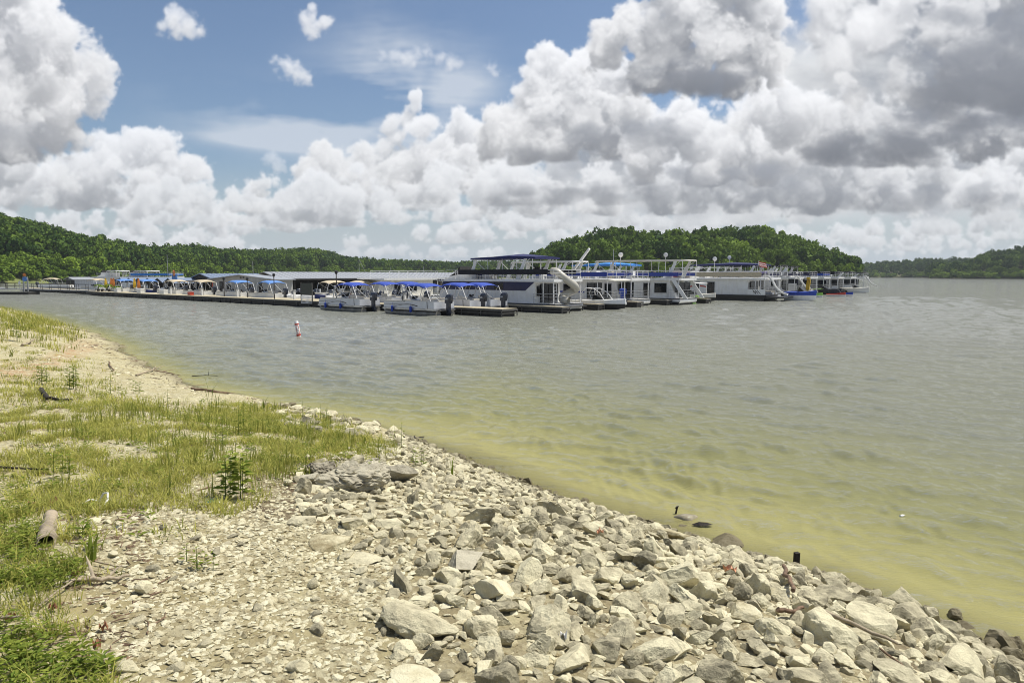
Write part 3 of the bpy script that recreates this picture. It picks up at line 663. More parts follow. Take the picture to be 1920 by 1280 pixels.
for nm, (label, cnt) in WOODS.items():
    H = HILLS[nm]; pts = []
    a, b = H["x"]; tries = 0
    grid = {}
    while len(pts) < cnt and tries < cnt*9:
        tries += 1; px = rf.uniform(max(a, -420), min(b, 2240)); t = rf.uniform(.03, 1.22)**.9; f = float(interp(px, H["foot"])); dist = f+t*H["depth"]
        if rf.rand() > (f/600.0)**.0*min(1, .35+dist/500): continue
        x, y = polar(px, dist); key = (int(x//5.5), int(y//5.5))
        if grid.get(key, 0) >= 1: continue
        grid[key] = 1
        z = float(hill_h(nm, np.array([px]), np.array([dist]))[0]); front = t < .16
        h = TREE_H*rf.uniform(.74, 1.22)*(.62 if front else 1)*(.8+.2*min(1, (b-px)/60+.3) if nm == "island" else 1); rad = h*rf.uniform(.31, .44)
        ti = .20+.16*rf.normal()+.26*float(fbm2(np.array([x]), np.array([y]), 26, 2, 77)[0])+(.30 if front else 0)+(.06 if nm == "island" else 0)-(.12 if nm in ("far", "right") else 0)
        pts.append((x, y, z-.3, rad, h, float(np.clip(ti, .0, .9))))
    for k in range({"left": 420, "far": 160, "right": 200, "island": 60}[nm]):     # undergrowth down to the waterline
        px = rf.uniform(max(a, -420), min(b, 2240)); t = rf.uniform(-.01, .09); dist = float(interp(px, H["foot"]))+t*H["depth"]; x, y = polar(px, dist); h = rf.uniform(3, 7.5)
        pts.append((x, y, float(hill_h(nm, np.array([px]), np.array([dist]))[0])-.6, h*rf.uniform(.5, .75), h, float(np.clip(.42+.2*rf.normal(), 0, .95))))
    tag(link_mesh("wood", trees_mesh("wood", pts), None, M["leaf"]), label, "wood", kind="stuff")
# trees one can tell apart, along the shores
def shore_tree(k, nm, px, t, s, label, group=None):
    H = HILLS[nm]; dist = float(interp(px, H["foot"]))+t*H["depth"]; x, y = polar(px, dist)
    return plant(k, x, y, float(hill_h(nm, np.array([px]), np.array([dist]))[0])-.2, s, label, group)
shore_tree(2, "left", 131, .04, 1.9, "bright yellow green tree behind the pale metal boathouse roof")
for px in (1768, 1783, 1796, 1812, 1829, 1846, 1861, 1879, 1897, 1913): shore_tree(2, "right", px, .02, rnd.uniform(.85, 1.2), "small pale green tree in the row along the right hand far shore", "small trees along the right shore")
for px in (6, 22, 41, 58, 77, 95, 112, 150, 168, 190): shore_tree(1, "left", px, .09, rnd.uniform(.75, 1.05), "rounded light green tree at the foot of the left wooded hill", "trees along the foot of the left hill")
for px in (1020, 1058, 1085, 1120, 1160, 1195, 1230, 1262, 1300, 1330, 1362, 1395, 1430, 1465, 1495, 1525, 1552, 1570): shore_tree(1, "island", px, .05, rnd.uniform(.7, 1.0), "light green tree at the water's edge of the hill behind the houseboats", "trees along the foot of the rounded hill")
for px, s in ((1012, .7), (1030, .72), (1360, 1.0), (1418, 1.1), (1302, .9)): shore_tree(0 if px != 1418 else 3, "island", px, .98, s, "dark rounded tree standing out on the crest of the hill behind the houseboats", "trees on the crest of the rounded hill")
# ------------------------------------------------------------------ marina frame: t runs along the main dock away from its near end, b runs back across the slips
MA, MBk = Vector((-.763, .646, 0)), Vector((.646, .763, 0)); M0 = Vector((-.87, 58.3, 0)); HD = math.atan2(MA.y, MA.x)
def mp(t, b, z=0.0): return M0+MA*t+MBk*b+Vector((0, 0, z))
# local axes used below: +x along MA (bow), +y towards the bank (-b), z up
def rails(b, pts, h, nlev=2, r=.022, posts=1.2, close=False):
    """handrail along a polyline at height h above it"""
    P = [Vector(p) for p in pts]
    if close: P = P+[P[0]]
    for i in range(nlev):
        hh = h*(i+1)/nlev
        for a, c in zip(P, P[1:]): b.bar(a+Vector((0, 0, hh)), c+Vector((0, 0, hh)), r*2 if i == nlev-1 else r*1.4)
    for a, c in zip(P, P[1:]):
        n = max(1, int(round((c-a).length/posts)))
        for k in range(n+1): q = a+(c-a)*(k/n); b.bar(q, q+Vector((0, 0, h)), r*1.7)
    return b
def dock(t0, b0, length, width, label, z=.68, across=False, piles=True, group=None):
    """floating dock: boards, steel edge, dark floats and legs"""
    root = empty("dock", mp(t0, b0), HD, label, "dock", group)
    L, W = (length, width) if not across else (width, length)
    MB().box(0, L, -W, 0, z-.05, z).build("boards", M["deckwood"], root)
    e = MB(); e.box(-.06, L+.06, -W-.06, -W-.003, z-.2, z-.03); e.box(-.06, L+.06, .003, .06, z-.2, z-.03); e.box(-.06, -.003, -W, 0, z-.2, z-.03); e.box(L+.003, L+.06, -W, 0, z-.2, z-.03)
    e.box(-.05, L+.05, .0, .045, z-.42, z-.35); e.box(-.05, -.0, -W, .0, z-.42, z-.35)
    for k in range(int(L/2.4)+1): e.box(k*2.4-.04, k*2.4+.04, .01, .07, z-.62, z-.2); e.box(k*2.4-.04, k*2.4+.04, -W-.07, -W-.01, z-.62, z-.2)
    e.build("edge_frame", M["dockrail"], root)
    f = MB()
    for k in range(max(1, int(L/2.6))): f.box(k*2.6+.15, min(k*2.6+2.45, L-.1), -W+.12, -.12, -.25, z-.22)
    f.build("floats", M["dockdark"], root)
    return root
# ---------------------------------------------------------------- pontoon boat
def outboard(parent, x, z=0.0, s=1.0):
    o = MB().loft([[(x+dx*s+cx*s, y*s, z+zz*s) for dx, y in ((-.34, -.12), (-.26, -.21), (.16, -.23), (.27, -.12), (.27, .12), (.16, .23), (-.26, .21), (-.34, .12))] for zz, cx in ((.72, 0),)] +
                  [[(x+dx*k*s+cx*s, y*k*s, z+zz*s) for dx, y in ((-.34, -.12), (-.26, -.21), (.16, -.23), (.27, -.12), (.27, .12), (.16, .23), (-.26, .21), (-.34, .12))] for zz, cx, k in ((.95, -.03, 1.08), (1.2, -.08, 1.05), (1.38, -.12, .85), (1.45, -.14, .5))]).build("outboard_motor", M["engine"], parent, True)
    b = MB(); b.box(x-.2*s, x+.14*s, -.1*s, .1*s, z+.1*s, z+.74*s); b.loft([[(x-.25*s, -.05*s, z-.45*s), (x+.15*s, -.05*s, z-.45*s), (x+.15*s, .05*s, z-.45*s), (x-.25*s, .05*s, z-.45*s)], [(x-.22*s, -.09*s, z+.1*s), (x+.12*s, -.09*s, z+.1*s), (x+.12*s, .09*s, z+.1*s), (x-.22*s, .09*s, z+.1*s)]])
    b.box(x-.42*s, x+.2*s, -.14*s, .14*s, z-.03*s, z+.02*s); b.build("motor_leg", M["engine"], o)
    c = MB()
    for sy in (-1, 1): c.loft([[(x-.2*s, sy*.2375*s, z+1.02*s), (x+.12*s, sy*.252*s, z+1.0*s), (x+.14*s, sy*.252*s, z+1.09*s), (x-.14*s, sy*.24*s, z+1.16*s)], [(x-.2*s, sy*.246*s, z+1.02*s), (x+.12*s, sy*.258*s, z+1.0*s), (x+.14*s, sy*.258*s, z+1.09*s), (x-.14*s, sy*.248*s, z+1.16*s)]])
    c.build("motor_decal", M["silver"], o)
    p = MB(); p.tube([(x-.4*s, 0, z-.3*s), (x+.15*s, 0, z-.3*s)], [.05*s, .07*s], 8)
    for k in range(3): a = k*2.1; p.bar((x-.36*s, 0, z-.3*s), (x-.4*s, math.cos(a)*.17*s, z-.3*s+math.sin(a)*.17*s), .07*s, .02*s)
    p.build("propeller", M["black"], o); return o
def canopy(parent, x0, x1, w, z, mat_, frame, sag=.10, arch=.42, name="canopy"):
    g = []
    for i in range(9):
        u = i/8; row = []
        for j in range(7):
            v = j/6*2-1; zz = z-arch*.55*v*v*abs(v)-arch*.62*(2*u-1)**2*abs(2*u-1)-sag*.45*(math.sin(u*math.pi*3)**2)*(1-.5*v*v)
            row.append((x0+(x1-x0)*u, v*w/2, zz))
        g.append(row)
    c = MB().sheet(g, .035).build(name, mat_, parent, True, 70)
    return c
def pontoon_boat(name, label, group, cv="blue", hull="hullgrey", motor=True, top=True, decal=True):
    root = empty(name, (0, 0, 0), 0, label, "pontoon boat", group); hl = 3.5
    for sy in (-1, 1):
        b = MB(); b.tube([(-hl-.05, sy*.86, .13), (hl-.55, sy*.86, .13), (hl-.1, sy*.86, .2), (hl+.3, sy*.86, .36)], [.31, .31, .25, .06], 12); b.build("pontoon", M["alu_dull"], root, True)
    b = MB(); b.box(-hl, hl, -1.28, 1.28, .46, .56); b.box(-hl-.35, -hl, -.9, .9, .42, .5); b.build("deck", M["carpet"], root)
    b = MB()
    for sy in (-1, 1): b.box(-hl-.02, hl+.02, sy*1.28, sy*1.31, .44, .585)
    b.box(hl, hl+.03, -1.28, 1.28, .44, .585); b.box(-hl-.03, -hl, -1.28, 1.28, .44, .585); b.build("deck_edge", M["alu"], root)
    for sy in (-1, 1):
        p = MB(); p.prism([(-hl+.1, .6), (hl-.1, .6), (hl-.1, 1.0), (hl-.3, 1.12), (.5, 1.12), (.2, 1.24), (-hl+.1, 1.26)], sy*1.22, sy*1.26); pp = p.build("side_panel", M[hull], root)
        if decal:
            y0, y1 = sy*1.264, sy*1.272
            d = MB(); d.prism([(hl-.15, .9), (.3, .92), (.3, .94), (hl-.15, .935)], y0, y1)
            n = 14; up = []; lo = []
            for i in range(n+1):
                u = i/n; x = 2.0-3.3*u; zc = .66+.27*math.sin(math.pi*min(1, u*.86)); w = .012+.05*u; up.append((x, zc+w)); lo.append((x, zc-w*.35))
            for i in range(n): d.prism([lo[i], lo[i+1], up[i+1], up[i]], y0, y1)
            d.prism([(-2.62, .6), (-2.55, .6), (-2.5, 1.24), (-2.57, 1.24)], y0, y1); d.build("side_stripe", M["black"], pp)
        t = MB(); t.prism([(-hl+.08, 1.262), (.2, 1.245), (.5, 1.125), (hl-.3, 1.125), (hl-.3, 1.16), (.52, 1.16), (.24, 1.285), (-hl+.08, 1.30)], sy*1.2, sy*1.28); t.build("top_rail", M["alu"], pp)
    b = MB(); b.box(hl-.14, hl-.1, -1.2, -.35, .6, 1.1); b.box(hl-.14, hl-.1, .35, 1.2, .6, 1.1); b.build("bow_panel", M[hull], root)
    MB().box(-hl+.1, -hl+.14, -1.2, 1.2, .6, 1.22).build("stern_panel", M[hull], root)
    b = MB()
    for sy in (-1, 1):
        b.box(.7, hl-.2, sy*1.18, sy*.62, .56, .98); b.box(.7, hl-.25, sy*1.18, sy*1.0, .98, 1.27)
    b.box(-hl+.2, -hl+.8, -1.15, .6, .56, .98); b.box(-hl+.16, -hl+.36, -1.15, .6, .98, 1.34); b.build("bench_seat", M["seat"], root)
    c = MB(); c.prism([(-.75, .56), (-.1, .56), (-.15, 1.25), (-.3, 1.42), (-.75, 1.3)], .35, 1.1); cc = c.build("console", M["white"], root)
    MB().prism([(-.28, 1.425), (-.2, 1.36), (-.42, 1.66), (-.46, 1.64)], .4, 1.05).build("windscreen", M["glass"], cc)
    c = MB(); c.box(-1.65, -1.15, .45, 1.0, .9, 1.05); c.box(-1.72, -1.58, .45, 1.0, 1.02, 1.6); c.box(-1.5, -1.3, .65, .8, .56, .9); c.build("helm_seat", M["seat"], root)
    if top:
        cnv = canopy(root, -2.3, .75, 2.45, 2.86, M[cv], None)
        f = MB()
        for sy in (-1, 1):
            y = sy*1.17
            f.bar((-1.5, y, 1.26), (-2.25, y, 2.5), .035); f.bar((-1.5, y, 1.26), (.7, y, 2.5), .035); f.bar((-2.9, y, 1.28), (-2.3, y, 2.5), .05); f.bar((-.2, y, 1.6), (-.8, y, 2.66), .04); f.bar((1.1, y, 1.14), (.72, y, 2.5), .05)
        f.build("canopy_frame", M["rail"], cnv)
    if motor: outboard(root, -hl-.42, .28, 1.12)
    return root
PG = "blue canopy pontoon boats moored at the near end of the main dock"
P1 = pontoon_boat("pontoon_boat", "pontoon boat with blue canopy in front of the dock, the left one nearest the buoy", PG)
def put(o, t, b, rz=0.0, **k): o.location = mp(t, b); o.rotation_euler = (0, 0, HD+rz); return o
put(P1, 19.4, -1.5)
def pclone(t, b, label, rz=0.0, group=PG): return copy_tree(P1, mp(t, b), HD+rz, label, group)
pclone(8.9, -1.5, "pontoon boat with blue canopy in front of the dock, largest and nearest to the camera")
pclone(9.3, 3.4, "pontoon boat with blue canopy right behind the near end of the dock boards", .01)
pclone(9.0, 6.0, "silver pontoon boat with blue canopy between the dock and the big navy striped houseboat")
pclone(20.6, 3.5, "silver pontoon boat with blue canopy tied behind the dock opposite the left front pontoon boat")
pclone(20.0, 6.2, "silver pontoon boat with blue canopy rafted outside another one behind the dock", -.02)
# fenders hang from the two front boats
FG = "blue fenders on the front pontoon boats"
for i, (t, lb) in enumerate(((19.4, "blue fender hanging on the left front pontoon boat"), (8.9, "blue fender hanging on the right front pontoon boat"))):
    for dx in (2.0, -.55):
        b = MB(); b.tube([(0, 0, .0), (0, 0, .06), (0, 0, .5), (0, 0, .56)], [.05, .12, .12, .05], 10); b.tube([(0, 0, .55), (0, -.05, .85)], .012, 5)
        o = b.build("fender", M["blue"], None, True); o.location = mp(t+dx, -1.5-1.43, .22); o.rotation_euler = (0, 0, HD); tag(o, lb+(" near its bow" if dx > 0 else " amidships"), "fender", FG)
# ---------------------------------------------------------------- docks
dock(0, 0, 98, 2.0, "long wooden floating main dock running from the near pontoon boats to the shop")
FGp = "finger docks between the houseboats"
for b, t0, ln, wd, lb in ((7.5, -.9, 24, 1.15, "finger dock in front of the navy striped houseboat with the slide"), (15.0, 0, 22, 1.1, "finger dock in front of the white ski boat"), (22.8, 0, 22, 1.3, "finger dock with the blue covered grill on its end"),
                          (29.8, 0, 22, 1.2, "finger dock in front of the houseboat with dark glass doors"), (37.4, -1.5, 22, 1.2, "finger dock with the lime green mats beside it"), (57, -2.0, 20, 1.1, "finger dock behind the red swoosh houseboat"), (72.5, -1, 20, 1.1, "finger dock beside the yellow slide"), (103, -1, 20, 1.1, "finger dock among the farthest houseboats")):
    dock(t0, b, ln, wd, lb, z=.62, group=None)
dock(24.5, 2.0, 2.2, 120, "walkway dock crossing behind the sterns of the houseboats", across=True)
# ---------------------------------------------------------------- houseboats
def houseboat(name, label, L=16, W=4.6, wall="white", stripe=None, roofz=5.2, top="hard", topx=(-.7, .35), deck=2.6, bow=1.6, windows=((.1, .5), (-.35, -.12)), rake=0.0, upper="rail", upstripe=None, topmat="white", swoosh=None, hullmat="white", group="houseboats along the slips", furniture=True, doors=True, arch=True, fly=True):
    root = empty(name, (0, 0, 0), 0, label, "houseboat", group); h = L/2; w = W/2; x0, x1 = -h+deck, h-bow
    # hull with raked bow
    MB().loft([[(-h, -w, .35), (-h, w, .35), (-h, w, .8), (-h, -w, .8)], [(-h+.6, -w, -.3), (-h+.6, w, -.3), (-h+.6, w, .8), (-h+.6, -w, .8)], [(h-2.2, -w, -.3), (h-2.2, w, -.3), (h-2.2, w, .8), (h-2.2, -w, .8)], [(h, -w*.7, .35), (h, w*.7, .35), (h, w*.75, .85), (h, -w*.75, .85)]]).build("hull", M[hullmat], root)
    MB().loft([[(-h+.3, -w-.004, -.1), (-h+.3, w+.004, -.1), (-h+.05, w+.004, .36), (-h+.05, -w-.004, .36)], [(h-1.9, -w-.004, -.1), (h-1.9, w+.004, -.1), (h-1.4, w+.004, .36), (h-1.4, -w-.004, .36)]]).build("boot_stripe", M["black"], root)
    b = MB(); b.box(-h, h-.5, w+.003, w+.05, .66, .76); b.box(-h, h-.5, -w-.05, -w-.003, .66, .76); b.box(-h-.05, -h-.003, -w, w, .66, .76); b.build("rub_rail", M["black"], root)
    # cabin
    cw = w-.34; wl = MB(); rk = rake
    wl.prism([(x0-rk, .8), (x1+.4, .8), (x1-.3, 2.9), (x0, 2.9)], -cw, cw); wall_o = wl.build("cabin_wall", M[wall], root)
    if stripe:
        s = MB()
        for sy in (-1, 1): s.prism([(x0+.05, 2.885), (x1-.34, 2.885), (x1-.05, 2.02), (x0+1.25, 2.0)] if stripe == "navy" else [(x0+.1, 1.62), (x1-.1, 1.62), (x1-.15, 1.8), (x0+.1, 1.8)], sy*(cw+.004), sy*(cw+.014))
        s.build("cabin_stripe", M[stripe], wall_o)
    if swoosh:
        s = MB(); n = 16
        for i in range(n):
            def q(u): return (-1.7+5.4*u, 1.15+.75*math.sin(math.pi*(.08+.92*u))**.8)
            (xa, za), (xb, zb) = q(i/n), q((i+1)/n); wa, wb = [.05+.16*math.sin(math.pi*k/n) for k in (i, i+1)]
            s.prism([(xa, za), (xb, zb), (xb, zb+wb), (xa, za+wa)], cw+.004, cw+.016)
        s.build("red_swoosh", M[swoosh], wall_o)
    for k, (a, c) in enumerate(windows):
        xa, xb = a*L, c*L
        for sy in (-1, 1):
            fr = MB(); zl, zh = (2.12, 2.8) if stripe == "navy" else (1.45, 2.55)
            if xb-xa < 1.6 and stripe != "navy": zl = .95
            for (p0, p1, q0, q1) in ((xa-.06, xb+.06, zh, zh+.06), (xa-.06, xb+.06, zl-.06, zl), (xa-.06, xa, zl, zh), (xb, xb+.06, zl, zh)): fr.box(p0, p1, min(sy*(cw+.006), sy*(cw+.05)), max(sy*(cw+.006), sy*(cw+.05)), q0, q1)
            f = fr.build("window", M["grey" if stripe != "navy" else "navy"], wall_o)
            MB().box(xa, xb, min(sy*(cw+.016), sy*(cw+.026)), max(sy*(cw+.016), sy*(cw+.026)), zl, zh).build("pane", M["glass"], f)
    if doors:
        xd = x0-rk*.45; d = MB()
        for sy, (ya, yb) in ((1, (.05, 1.25)), (-1, (-1.6, -.05))):
            d.prism_x([(ya, .86), (yb, .86), (yb, 2.7), (ya, 2.7)], xd-.12-rk*.55, xd-.02-rk*.5 if rk else xd-.006)
        d.build("sliding_door", M["glass"], wall_o)
        e = MB(); e.prism_x([(1.3, 1.5), (cw-.25, 1.5), (cw-.25, 2.5), (1.3, 2.5)], xd-.05-rk*.5, xd-.01-rk*.3); e.build("end_window", M["glass"], wall_o)
    # upper deck
    u = MB(); u.loft([[(-h+.1, -w, 2.9), (-h+.1, w, 2.9), (-h+.1, w, 3.14), (-h+.1, -w, 3.14)], [(h-2.0, -w, 2.9), (h-2.0, w, 2.9), (h-2.0, w, 3.14), (h-2.0, -w, 3.14)], [(h-.2, -w*.55, 3.0), (h-.2, w*.55, 3.0), (h-.2, w*.55, 3.1), (h-.2, -w*.55, 3.1)]]); ud = u.build("upper_deck", M["white"], root)
    for sx, sy in ((-h+.25, 1), (-h+.25, -1), (-h+1.5, 1)):
        MB().bar((sx, sy*(w-.12), .8), (sx, sy*(w-.12), 2.9), .08).build("post", M["rail"], root)
    r = MB(); rails(r, [(x0, w-.08, .8), (-h+.1, w-.08, .8), (-h+.1, -w+.08, .8), (x0, -w+.08, .8)], .95, 3, .018); r.build("railing", M["alu"], root)
    r = MB(); rails(r, [(h-3.0, w-.1, 3.14), (-h+.25, w-.1, 3.14), (-h+.25, -w+.1, 3.14), (h-3.0, -w+.1, 3.14)], .95, 3, .018, 1.5); rr = r.build("railing", M["rail"], root)
    if upper == "canvas":
        b = MB()
        for sy in (-1, 1): b.box(-h+.9, h*.45, sy*(w-.05) if sy > 0 else -w+.02, sy*(w-.02) if sy > 0 else -w+.05, 3.62, 4.13)
        b.build("rail_canvas", M["black_cv"], rr)
    if upstripe:
        b = MB()
        for sy in (-1, 1):
            ya, yb = sorted((sy*(w-.055), sy*(w-.01))); b.box(-h+.3, h*.42, ya, yb, 3.42, 3.86)
        b.build("rail_panel", M[upstripe], rr)
    # flybridge
    if fly: b = MB(); b.prism([(h*.25, 3.14), (h-2.2, 3.14), (h-2.9, 3.5), (h*.55, 4.05), (h*.25, 4.05)], -w*.62, w*.62); fb = b.build("flybridge", M["white"], root)
    if fly: b = MB()
    for sy in (-1, 1) if fly else ():
        ya, yb = sorted((sy*(w*.62+.004), sy*(w*.62+.016))); b.prism([(h*.56, 3.98), (h-2.85, 3.5), (h-2.7, 3.42), (h*.56, 3.6)], ya, yb)
    if fly: b.prism([(h*.56, 4.05), (h-2.88, 3.52), (h-2.9, 3.56), (h*.55, 4.5), (h*.54, 4.5)], -w*.5, w*.5); b.build("windscreen", M["glass"], fb)
    ta, tb = topx[0]*h, topx[1]*h
    if top == "hard":
        t = MB(); t.loft([[(ta, -w*.5, roofz), (ta, w*.5, roofz), (ta, w*.5, roofz+.08), (ta, -w*.5, roofz+.08)], [(ta+.5, -w*.88, roofz), (ta+.5, w*.88, roofz), (ta+.5, w*.88, roofz+.16), (ta+.5, -w*.88, roofz+.16)], [(tb-.8, -w*.88, roofz+.05), (tb-.8, w*.88, roofz+.05), (tb-.8, w*.88, roofz+.2), (tb-.8, -w*.88, roofz+.2)], [(tb, -w*.6, roofz+.02), (tb, w*.6, roofz+.02), (tb, w*.6, roofz+.08), (tb, -w*.6, roofz+.08)]])
        tp = t.build("hardtop", M[topmat], root)
    elif top == "canvas":
        t = MB(); m_ = (ta+tb)/2-1.2
        t.loft([[(ta, -w*.85, roofz-.12), (ta, w*.85, roofz-.12), (ta, w*.85, roofz+.06), (ta, 0, roofz+.18), (ta, -w*.85, roofz+.06)], [(m_, -w*.9, roofz-.08), (m_, w*.9, roofz-.08), (m_, w*.9, roofz+.2), (m_, 0, roofz+.45), (m_, -w*.9, roofz+.2)], [(tb, -w*.85, roofz-.12), (tb, w*.85, roofz-.12), (tb, w*.85, roofz+.06), (tb, 0, roofz+.14), (tb, -w*.85, roofz+.06)]])
        tp = t.build("canopy", M[topmat], root)
    if top != "none":
        f = MB(); n = 5
        for i in range(n):
            x = ta+.4+(tb-ta-.8)*i/(n-1)
            for sy in (-1, 1): MB().bar((x+.15*math.sin(i*2), sy*(w*.8), 3.14), (x, sy*w*.82, roofz+.02), .05).build('canopy_post', M['rail'], tp)
        for sy in (-1, 1):
            f.bar((ta+.6, sy*w*.82, roofz), (ta+2.2, sy*w*.8, 4.1), .045); f.bar((tb-.4, sy*w*.82, roofz), (tb-2.0, sy*w*.8, 4.1), .045)
        f.build("canopy_frame", M["rail"], tp)
    for xx in () if not arch else ((tb-.2,) if top == "none" else (tb-.9, ta+1.2)):
        for sy in (1, -1):
            z1 = roofz if top != "none" else 4.9
            MB().loft([[(xx+1.35, sy*w*.84, 3.14), (xx+.75, sy*w*.84, 3.14), (xx+.75, sy*(w*.84-.08), 3.14), (xx+1.35, sy*(w*.84-.08), 3.14)], [(xx+.22, sy*w*.84, z1), (xx-.1, sy*w*.84, z1), (xx-.1, sy*(w*.84-.08), z1), (xx+.22, sy*(w*.84-.08), z1)]]).build("arch_leg", M["white"], root)
    if furniture:
        rg = random.Random(int(L*100+W*10+roofz*7))
        for k in range(5):
            x = rg.uniform(-h+1, h*.2); y = rg.uniform(-w*.7, w*.7); c = MB(); c.box(x, x+.5, y, y+.55, 3.5, 3.56); c.box(x, x+.06, y, y+.55, 3.56, 4.0)
            for q in (0.02, .44): c.box(x+q, x+q+.04, y+.02, y+.06, 3.14, 3.5); c.box(x+q, x+q+.04, y+.48, y+.52, 3.14, 3.5)
            c.build("deck_chair", M[rg.choice(["white", "grey", "tan_cv", "navy_cv"])], root)
    return root
def ladder(parent, x, y, z0, z1, lean=.35, w=.45, m="rail"):
    b = MB()
    for s in (-1, 1): b.bar((x-lean, y+s*w/2, z0), (x, y+s*w/2, z1), .05)
    n = int((z1-z0)/.3)
    for k in range(1, n): u = k/n; b.bar((x-lean*(1-u), y-w/2, z0+(z1-z0)*u), (x-lean*(1-u), y+w/2, z0+(z1-z0)*u), .04)
    return b.build("ladder", M[m], parent)
def slide_curve(parent, pts, r=.28, m="white", open_=True):
    """waterslide trough"""
    P = [Vector(p) for p in pts]; fine = []
    for i in range(len(P)-1):
        p0, p1, p2, p3 = P[max(i-1, 0)], P[i], P[i+1], P[min(i+2, len(P)-1)]
        for k in range(6):
            t = k/6; fine.append(.5*((2*p1)+(p2-p0)*t+(2*p0-5*p1+4*p2-p3)*t*t+(3*p1-p0-3*p2+p3)*t**3))
    fine.append(P[-1]); b = MB()
    if open_:
        rings = []
        for i, p in enumerate(fine):
            t = (fine[min(i+1, len(fine)-1)]-fine[max(i-1, 0)]).normalized(); s = t.cross(Vector((0, 0, 1))).normalized(); u = s.cross(t)
            out = [p+s*(r*math.cos(a))+u*(r*math.sin(a)) for a in [math.pi+math.pi*k/8 for k in range(9)]]; inn = [p+s*(r*.86*math.cos(a))+u*(r*.86*math.sin(a)) for a in [2*math.pi-math.pi*k/8 for k in range(9)]]
            rings.append(out+inn)
        b.loft(rings)
    else:
        b.tube(fine, r, 16, cap=False); b.tube(fine, r*.93, 16, cap=False)
        for e in (0, -1):
            p = fine[e]; t = (fine[1]-fine[0]).normalized() if e == 0 else (fine[-1]-fine[-2]).normalized(); b.tube([p-t*.03, p+t*.03], r*1.06, 16, cap=False)
        for e in range(6, len(fine)-2, 12): t = (fine[e+1]-fine[e]).normalized(); b.tube([fine[e]-t*.02, fine[e]+t*.02], r*1.03, 16, cap=False)
    return b.build("slide", M[m], parent, True, 50)
def lettering(parent, x0, y, z, n, h, seed, m="black"):
    """the hull name reads only as short dark strokes"""
    rg = random.Random(seed); b = MB(); x = x0
    for k in range(n):
        w = rg.uniform(.1, .2); b.box(x, x+.04, y, y+.01, z, z+h); b.box(x, x+w, y+.001, y+.009, z+h*rg.choice([.0, .45, .85]), z+h*rg.choice([.0, .45, .85])+.05); x += w+.06
    return b.build("name_lettering", M[m], parent)
# the big one with the spiral slide
H1 = houseboat("houseboat", "large houseboat with navy stripe, navy canopy and a spiral tube slide at its stern", 18, 4.8, "white", "navy", 5.3, "canvas", (-.70, .28), 2.7, 1.9, ((.14, .24), (-.12, -.05)), 0, "canvas", None, "navy_cv")
put(H1, 10.0, 11.3)
slide_curve(H1, [(-7.6, .9, 3.95), (-8.1, .95, 3.9), (-8.7, .8, 3.45), (-9.2, .3, 2.9), (-9.35, -.4, 2.5), (-9.0, -1.1, 2.15), (-8.4, -1.0, 1.85), (-8.1, -.3, 1.55), (-8.4, .4, 1.25), (-8.9, .65, 1.08), (-9.3, .6, 1.02)], .36, "slide", False)
ladder(H1, -8.3, 1.5, .8, 3.0, .2)
lettering(H1, 6.3, 2.405, 2.95, 7, .16, 3)
b = MB(); b.box(-9.6, -8.9, -2.2, 2.2, .45, .53); b.bar((-9.3, 1.9, -.5), (-9.3, 1.9, .5), .1); b.bar((-9.3, -1.9, -.5), (-9.3, -1.9, .5), .1); b.build("swim_platform", M["dockrail"], H1)
for sx in (4.6, 4.0):
    b = MB()
    for sy in (-1, 1): b.bar((sx, sy*1.9, 4.1), (sx+2.6, sy*1.0, 3.55), .04)
    b.build("bow_rail", M["rail"], H1)
# single deck cruiser behind the ski boat, tall hardtop
H2 = houseboat("houseboat", "white houseboat behind the ski boat with thin blue stripes and a pale hardtop", 14, 3.8, "white", "blue_stripe", 5.0, "hard", (-.35, 1.05), 3.2, 1.4, ((.02, .14), (.22, .34), (-.13, -.06)), 0, "rail", "blue_stripe", "white")
put(H2, 8.0, 20.4)
MB().loft([[(-7.6, -1.9, 2.95), (-7.6, 1.9, 2.95), (-7.6, 1.9, 3.02), (-7.6, -1.9, 3.02)], [(-7.0, -2.0, 2.95), (-7.0, 2.0, 2.95), (-7.0, 2.0, 3.1), (-7.0, -2.0, 3.1)], [(-2, -2.0, 2.95), (-2, 2.0, 2.95), (-2, 2.0, 3.1), (-2, -2.0, 3.1)]]).build("awning", M["cream"], H2)
b = MB(); b.bar((-.9, 0, 3.9), (-3.2, 0, 6.5), .26, .2); b.build("crane_boom", M["white"], H2)
H2b = houseboat("houseboat", "white houseboat behind the finger dock with the blue covered grill, half hidden", 15, 4.2, "white", None, 4.9, "none", (-.5, .4), 2.4, 1.6, ((-.30, -.24), (-.1, .05)), .3)
put(H2b, 9.0, 26.4)
H3 = houseboat("houseboat", "white houseboat with raked stern, dark side doors and blue panels along the upper rail", 17, 4.6, "white", None, 5.25, "hard", (-1.05, .5), 1.6, 1.6, ((-.385, -.29), (-.25, -.2), (-.1, .0)), .9, "rail", "blue_stripe", "cream")
put(H3, 7.6, 33.6)
for sy in (2.22, -2.3): MB().loft([[(-7.2, sy, 3.14), (-7.75, sy, 3.14), (-7.75, sy+.09, 3.14), (-7.2, sy+.09, 3.14)], [(-8.95, sy, .75), (-9.5, sy, .75), (-9.5, sy+.09, .75), (-8.95, sy+.09, .75)]]).build("raked_fascia", M["white"], H3)
H4 = houseboat("houseboat", "white houseboat with a red arc on its side and an open white slide", 18.5, 4.8, "white", None, 5.0, "none", (-.5, .3), 2.6, 1.4, ((-.095, -.035), (.03, .07), (.135, .175)), 0, "rail", None, "white", "red", "black")
put(H4, 5.0, 52.5)
